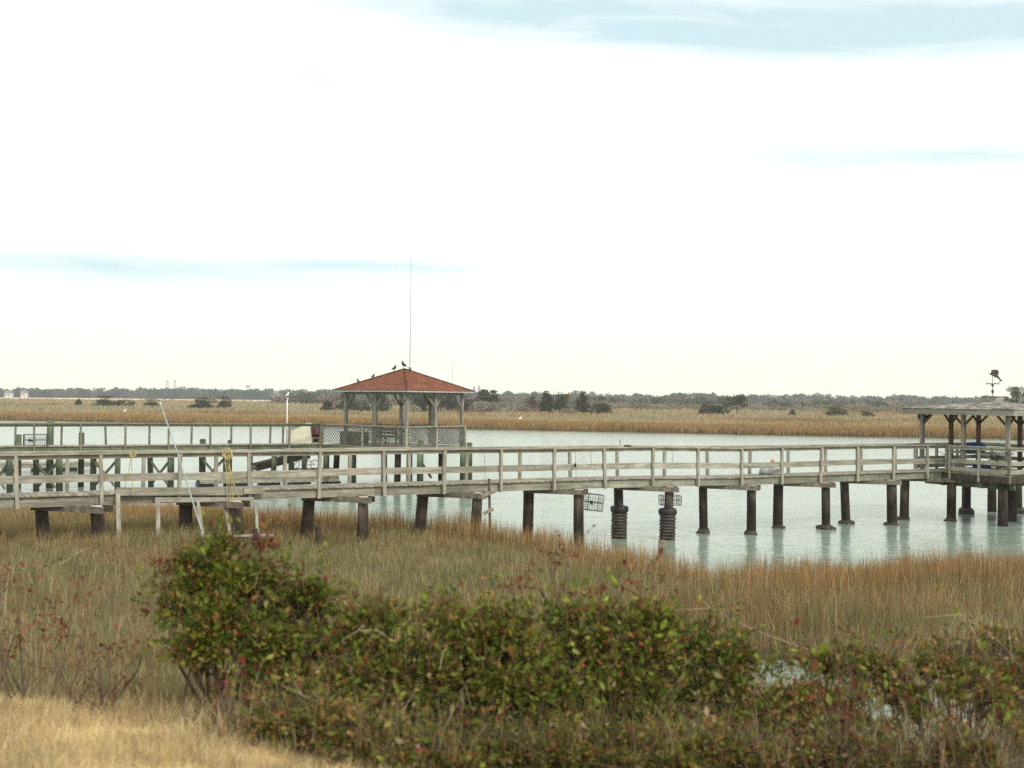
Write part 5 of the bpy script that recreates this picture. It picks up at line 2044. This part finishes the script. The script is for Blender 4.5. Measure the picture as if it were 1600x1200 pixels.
def dead_canes():
    """straw-coloured canes and vines arching over the shrubs"""
    specs = [((1045, 955), (1110, 950), (1180, 985), (1275, 1020), 8.4, 'long pale cane arching from the broad shrub down to the ditch'),
             ((1440, 965), (1500, 960), (1560, 1000), (1598, 1045), 8.8, 'pale curved cane sweeping down at the right edge'),
             ((80, 885), (100, 878), (125, 862), (140, 855), 13.0, 'pale straight dead stick lying in the left marsh grass'),
             ((440, 1070), (470, 1085), (500, 1098), (530, 1105), 6.6, 'thin straw stem lying across the base of the tall shrub'),
             ((535, 1000), (560, 985), (590, 985), (620, 1005), 7.0, 'thin hooped dead stem over the low mixed shrub'),
             ((722, 1075), (724, 1100), (721, 1120), (722, 1145), 6.9, 'pale upright dead stick in front of the centre shrub')]
    for a, b, c, d, D, label in specs:
        q = [P(*p, D + .05 * i) for i, p in enumerate((a, b, c, d))]
        g = thing('dead_cane', label, 'dead stem', q[-1])
        m = MB(); m.path([q[0], q[0].lerp(q[1], .5), q[1], q[1].lerp(q[2], .5), q[2], q[2].lerp(q[3], .5), q[3]], [.0015, .002, .0025, .0025, .003, .003, .0035], 5, True, .05)
        m.build('stem', M['straw'], g)
        for k in range(3):
            p = q[0].lerp(q[3], random.uniform(.3, .9)) if k else q[1]
            s = MB(); s.path([p, p + Vector((random.uniform(-.1, .1), 0, random.uniform(.03, .1)))], [.003, .0015], 4); s.build('twig', M['straw'], g)


dead_canes()


def weeds():
    """straw tangle over the bank under the shrubs"""
    n = 26000
    Y = rng.uniform(6.6, 11.5, n)
    X = rng.uniform(-.54, .54, n) * Y
    z = ground(X, Y)
    p = fbm(X * 1.3, Y * 1.3, 101)
    keep = (rng.uniform(0, 1, n) < (.25 + .8 * p) * sstep(5.4, 6.8, Y + .95 * X + 1.2 * (p - .5)) * np.where((Y < 7.9) & (X > -1.8), .10, 1)) & (z > -.05)
    X, Y, z, p = X[keep], Y[keep], z[keep], p[keep]
    k = len(X)
    h = (.22 + .38 * p) * rng.uniform(.6, 1.3, k)
    V, fs = blades(np.stack([X, Y, z - .02], 1), h, rng.uniform(.003, .006, k), np.abs(rng.normal(.4, .25, k)).clip(0, .95), rng.uniform(0, 6.28, k))
    c = pick([(.27, .20, .11), (.19, .135, .07), (.10, .11, .045), (.16, .155, .07), (.40, .32, .19)], [2.4, 2.5, 2.4, 2.2, 1.0], k, .22)
    tag(array_mesh('weeds', V, fs, M['grass'], np.repeat(c, 5, 0)), kind='stuff')


weeds()

# ------------------------------------------------------------------ air
HAZE = True
if HAZE:
    m = bpy.data.materials.new('haze')
    m.use_nodes = True
    nt = m.node_tree
    nt.nodes.clear()
    out = nt.nodes.new('ShaderNodeOutputMaterial')
    pv = nt.nodes.new('ShaderNodeVolumePrincipled')
    pv.inputs['Color'].default_value = (.88, .945, 1.0, 1)
    pv.inputs['Density'].default_value = .00026
    nt.links.new(pv.outputs[0], out.inputs['Volume'])
    hb = MB()
    hb.quadbox([(-1900, -30, -2), (1900, -30, -2), (1900, 1700, -2), (-1900, 1700, -2)], [(-1900, -30, 40), (1900, -30, 40), (1900, 1700, 40), (-1900, 1700, 40)])
    tag(hb.build('haze', m), kind='stuff')

# ------------------------------------------------------------------ light and sky
SUN_EL, SUN_AZ = rad(42), rad(140)      # azimuth from +Y, clockwise: behind the camera, to the right
sd = bpy.data.lights.new('sun', 'SUN')
sd.energy = 1.9
sd.angle = rad(14)
sd.color = (1.0, .95, .87)
so = bpy.data.objects.new('sun', sd)
COL.objects.link(so)
dirv = Vector((math.sin(SUN_AZ) * math.cos(SUN_EL), math.cos(SUN_AZ) * math.cos(SUN_EL), math.sin(SUN_EL)))
so.rotation_euler = dirv.to_track_quat('Z', 'Y').to_euler()

w = bpy.data.worlds.new('World')
scene.world = w
w.use_nodes = True
nt = w.node_tree
bg = nt.nodes['Background']
sky = nt.nodes.new('ShaderNodeTexSky')
sky.sky_type = 'NISHITA'
sky.sun_disc = False
sky.sun_elevation = SUN_EL
sky.sun_rotation = SUN_AZ
tc = nt.nodes.new('ShaderNodeTexCoord')
sep = nt.nodes.new('ShaderNodeSeparateXYZ')
nt.links.new(tc.outputs['Generated'], sep.inputs[0])
x_, y_, z_ = sep.outputs
az = math_node(nt, 'ARCTAN2', x_, y_)
el = math_node(nt, 'ARCSINE', z_)
comb = nt.nodes.new('ShaderNodeCombineXYZ')
nt.links.new(math_node(nt, 'MULTIPLY', az, 2.2), comb.inputs[0])
nt.links.new(math_node(nt, 'MULTIPLY', math_node(nt, 'ADD', el, math_node(nt, 'MULTIPLY', az, .06)), 17.0), comb.inputs[1])
streak = noise_node(nt, 2.1, 7, comb.outputs[0], .62, .7)


def gap(px, py, wx, wy, slope, amp):
    """a thin break in the overcast, given by its direction"""
    a0, e0 = math.atan((px - 800) / F), (622 - py) / F
    da = math_node(nt, 'SUBTRACT', az, a0)
    de = math_node(nt, 'SUBTRACT', math_node(nt, 'SUBTRACT', el, e0), math_node(nt, 'MULTIPLY', da, -slope))
    q = math_node(nt, 'ADD', math_node(nt, 'POWER', math_node(nt, 'ABSOLUTE', math_node(nt, 'MULTIPLY', da, F / wx)), 2.0), math_node(nt, 'POWER', math_node(nt, 'ABSOLUTE', math_node(nt, 'MULTIPLY', de, F / wy)), 2.0))
    return math_node(nt, 'MULTIPLY', math_node(nt, 'EXPONENT', math_node(nt, 'MULTIPLY', q, -1.0)), amp)


gsum = None
for args in ((980, 58, 560, 44, .05, .95), (1500, 100, 360, 42, .05, 1.0), (180, 438, 430, 30, .0, .95), (620, 420, 200, 14, 0, .7), (1420, 268, 320, 26, .06, 1.0), (505, 145, 160, 18, .05, .6), (1100, 20, 800, 60, .03, .55), (200, 310, 240, 14, .0, .5), (1000, 185, 300, 14, .05, .4)):
    v = gap(*args)
    gsum = v if gsum is None else math_node(nt, 'ADD', gsum, v)
thin = math_node(nt, 'MULTIPLY', gsum, math_node(nt, 'ADD', .36, math_node(nt, 'MULTIPLY', math_node(nt, 'SUBTRACT', streak, .2), 1.35, True)), True)
up = ramp_node(nt, math_node(nt, 'MULTIPLY', el, 1.0, True), [(0.0, (8.9, 9.5, 7.6)), (.045, (9.3, 9.8, 8.3)), (.12, (11.0, 11.2, 10.4)), (.6, (11.4, 11.4, 11.0))])
skyl = mixc(nt, 1.0, sky.outputs[0], (.22, .22, .22), 'MULTIPLY')
gapc = mixc(nt, .95, sky.outputs[0], (6.0, 7.65, 8.1))
cl = mixc(nt, thin, up, gapc)
cl = mixc(nt, .03, cl, sky.outputs[0])
nt.links.new(cl, bg.inputs['Color'])
bg.inputs['Strength'].default_value = .1

# ------------------------------------------------------------------ camera, render
cd = bpy.data.cameras.new('camera')
cd.sensor_width = 36
cd.lens = 36 * F / 1600
cd.clip_start, cd.clip_end = .1, 8000
cd.dof.use_dof = True
cd.dof.focus_distance = 40
cd.dof.aperture_fstop = 1.7
co = bpy.data.objects.new('camera', cd)
COL.objects.link(co)
co.matrix_world = Matrix.Translation((0, 0, H)) @ Matrix.Rotation(math.pi / 2 + TH, 4, 'X') @ Matrix.Rotation(RHO, 4, 'Z')
scene.camera = co

for o in bpy.data.objects:
    if '_o' in o:
        del o['_o']
vs = scene.view_settings
vs.view_transform = 'Standard'
vs.look = 'None'
vs.exposure = 0.24
vs.gamma = 1.0
vs.use_curve_mapping = False
scene.render.engine = 'CYCLES'
cy = scene.cycles
cy.use_denoising = False
cy.max_bounces = 6
cy.diffuse_bounces = 3
cy.glossy_bounces = 3
cy.transmission_bounces = 4
cy.volume_bounces = 2
cy.caustics_reflective = False
cy.caustics_refractive = False
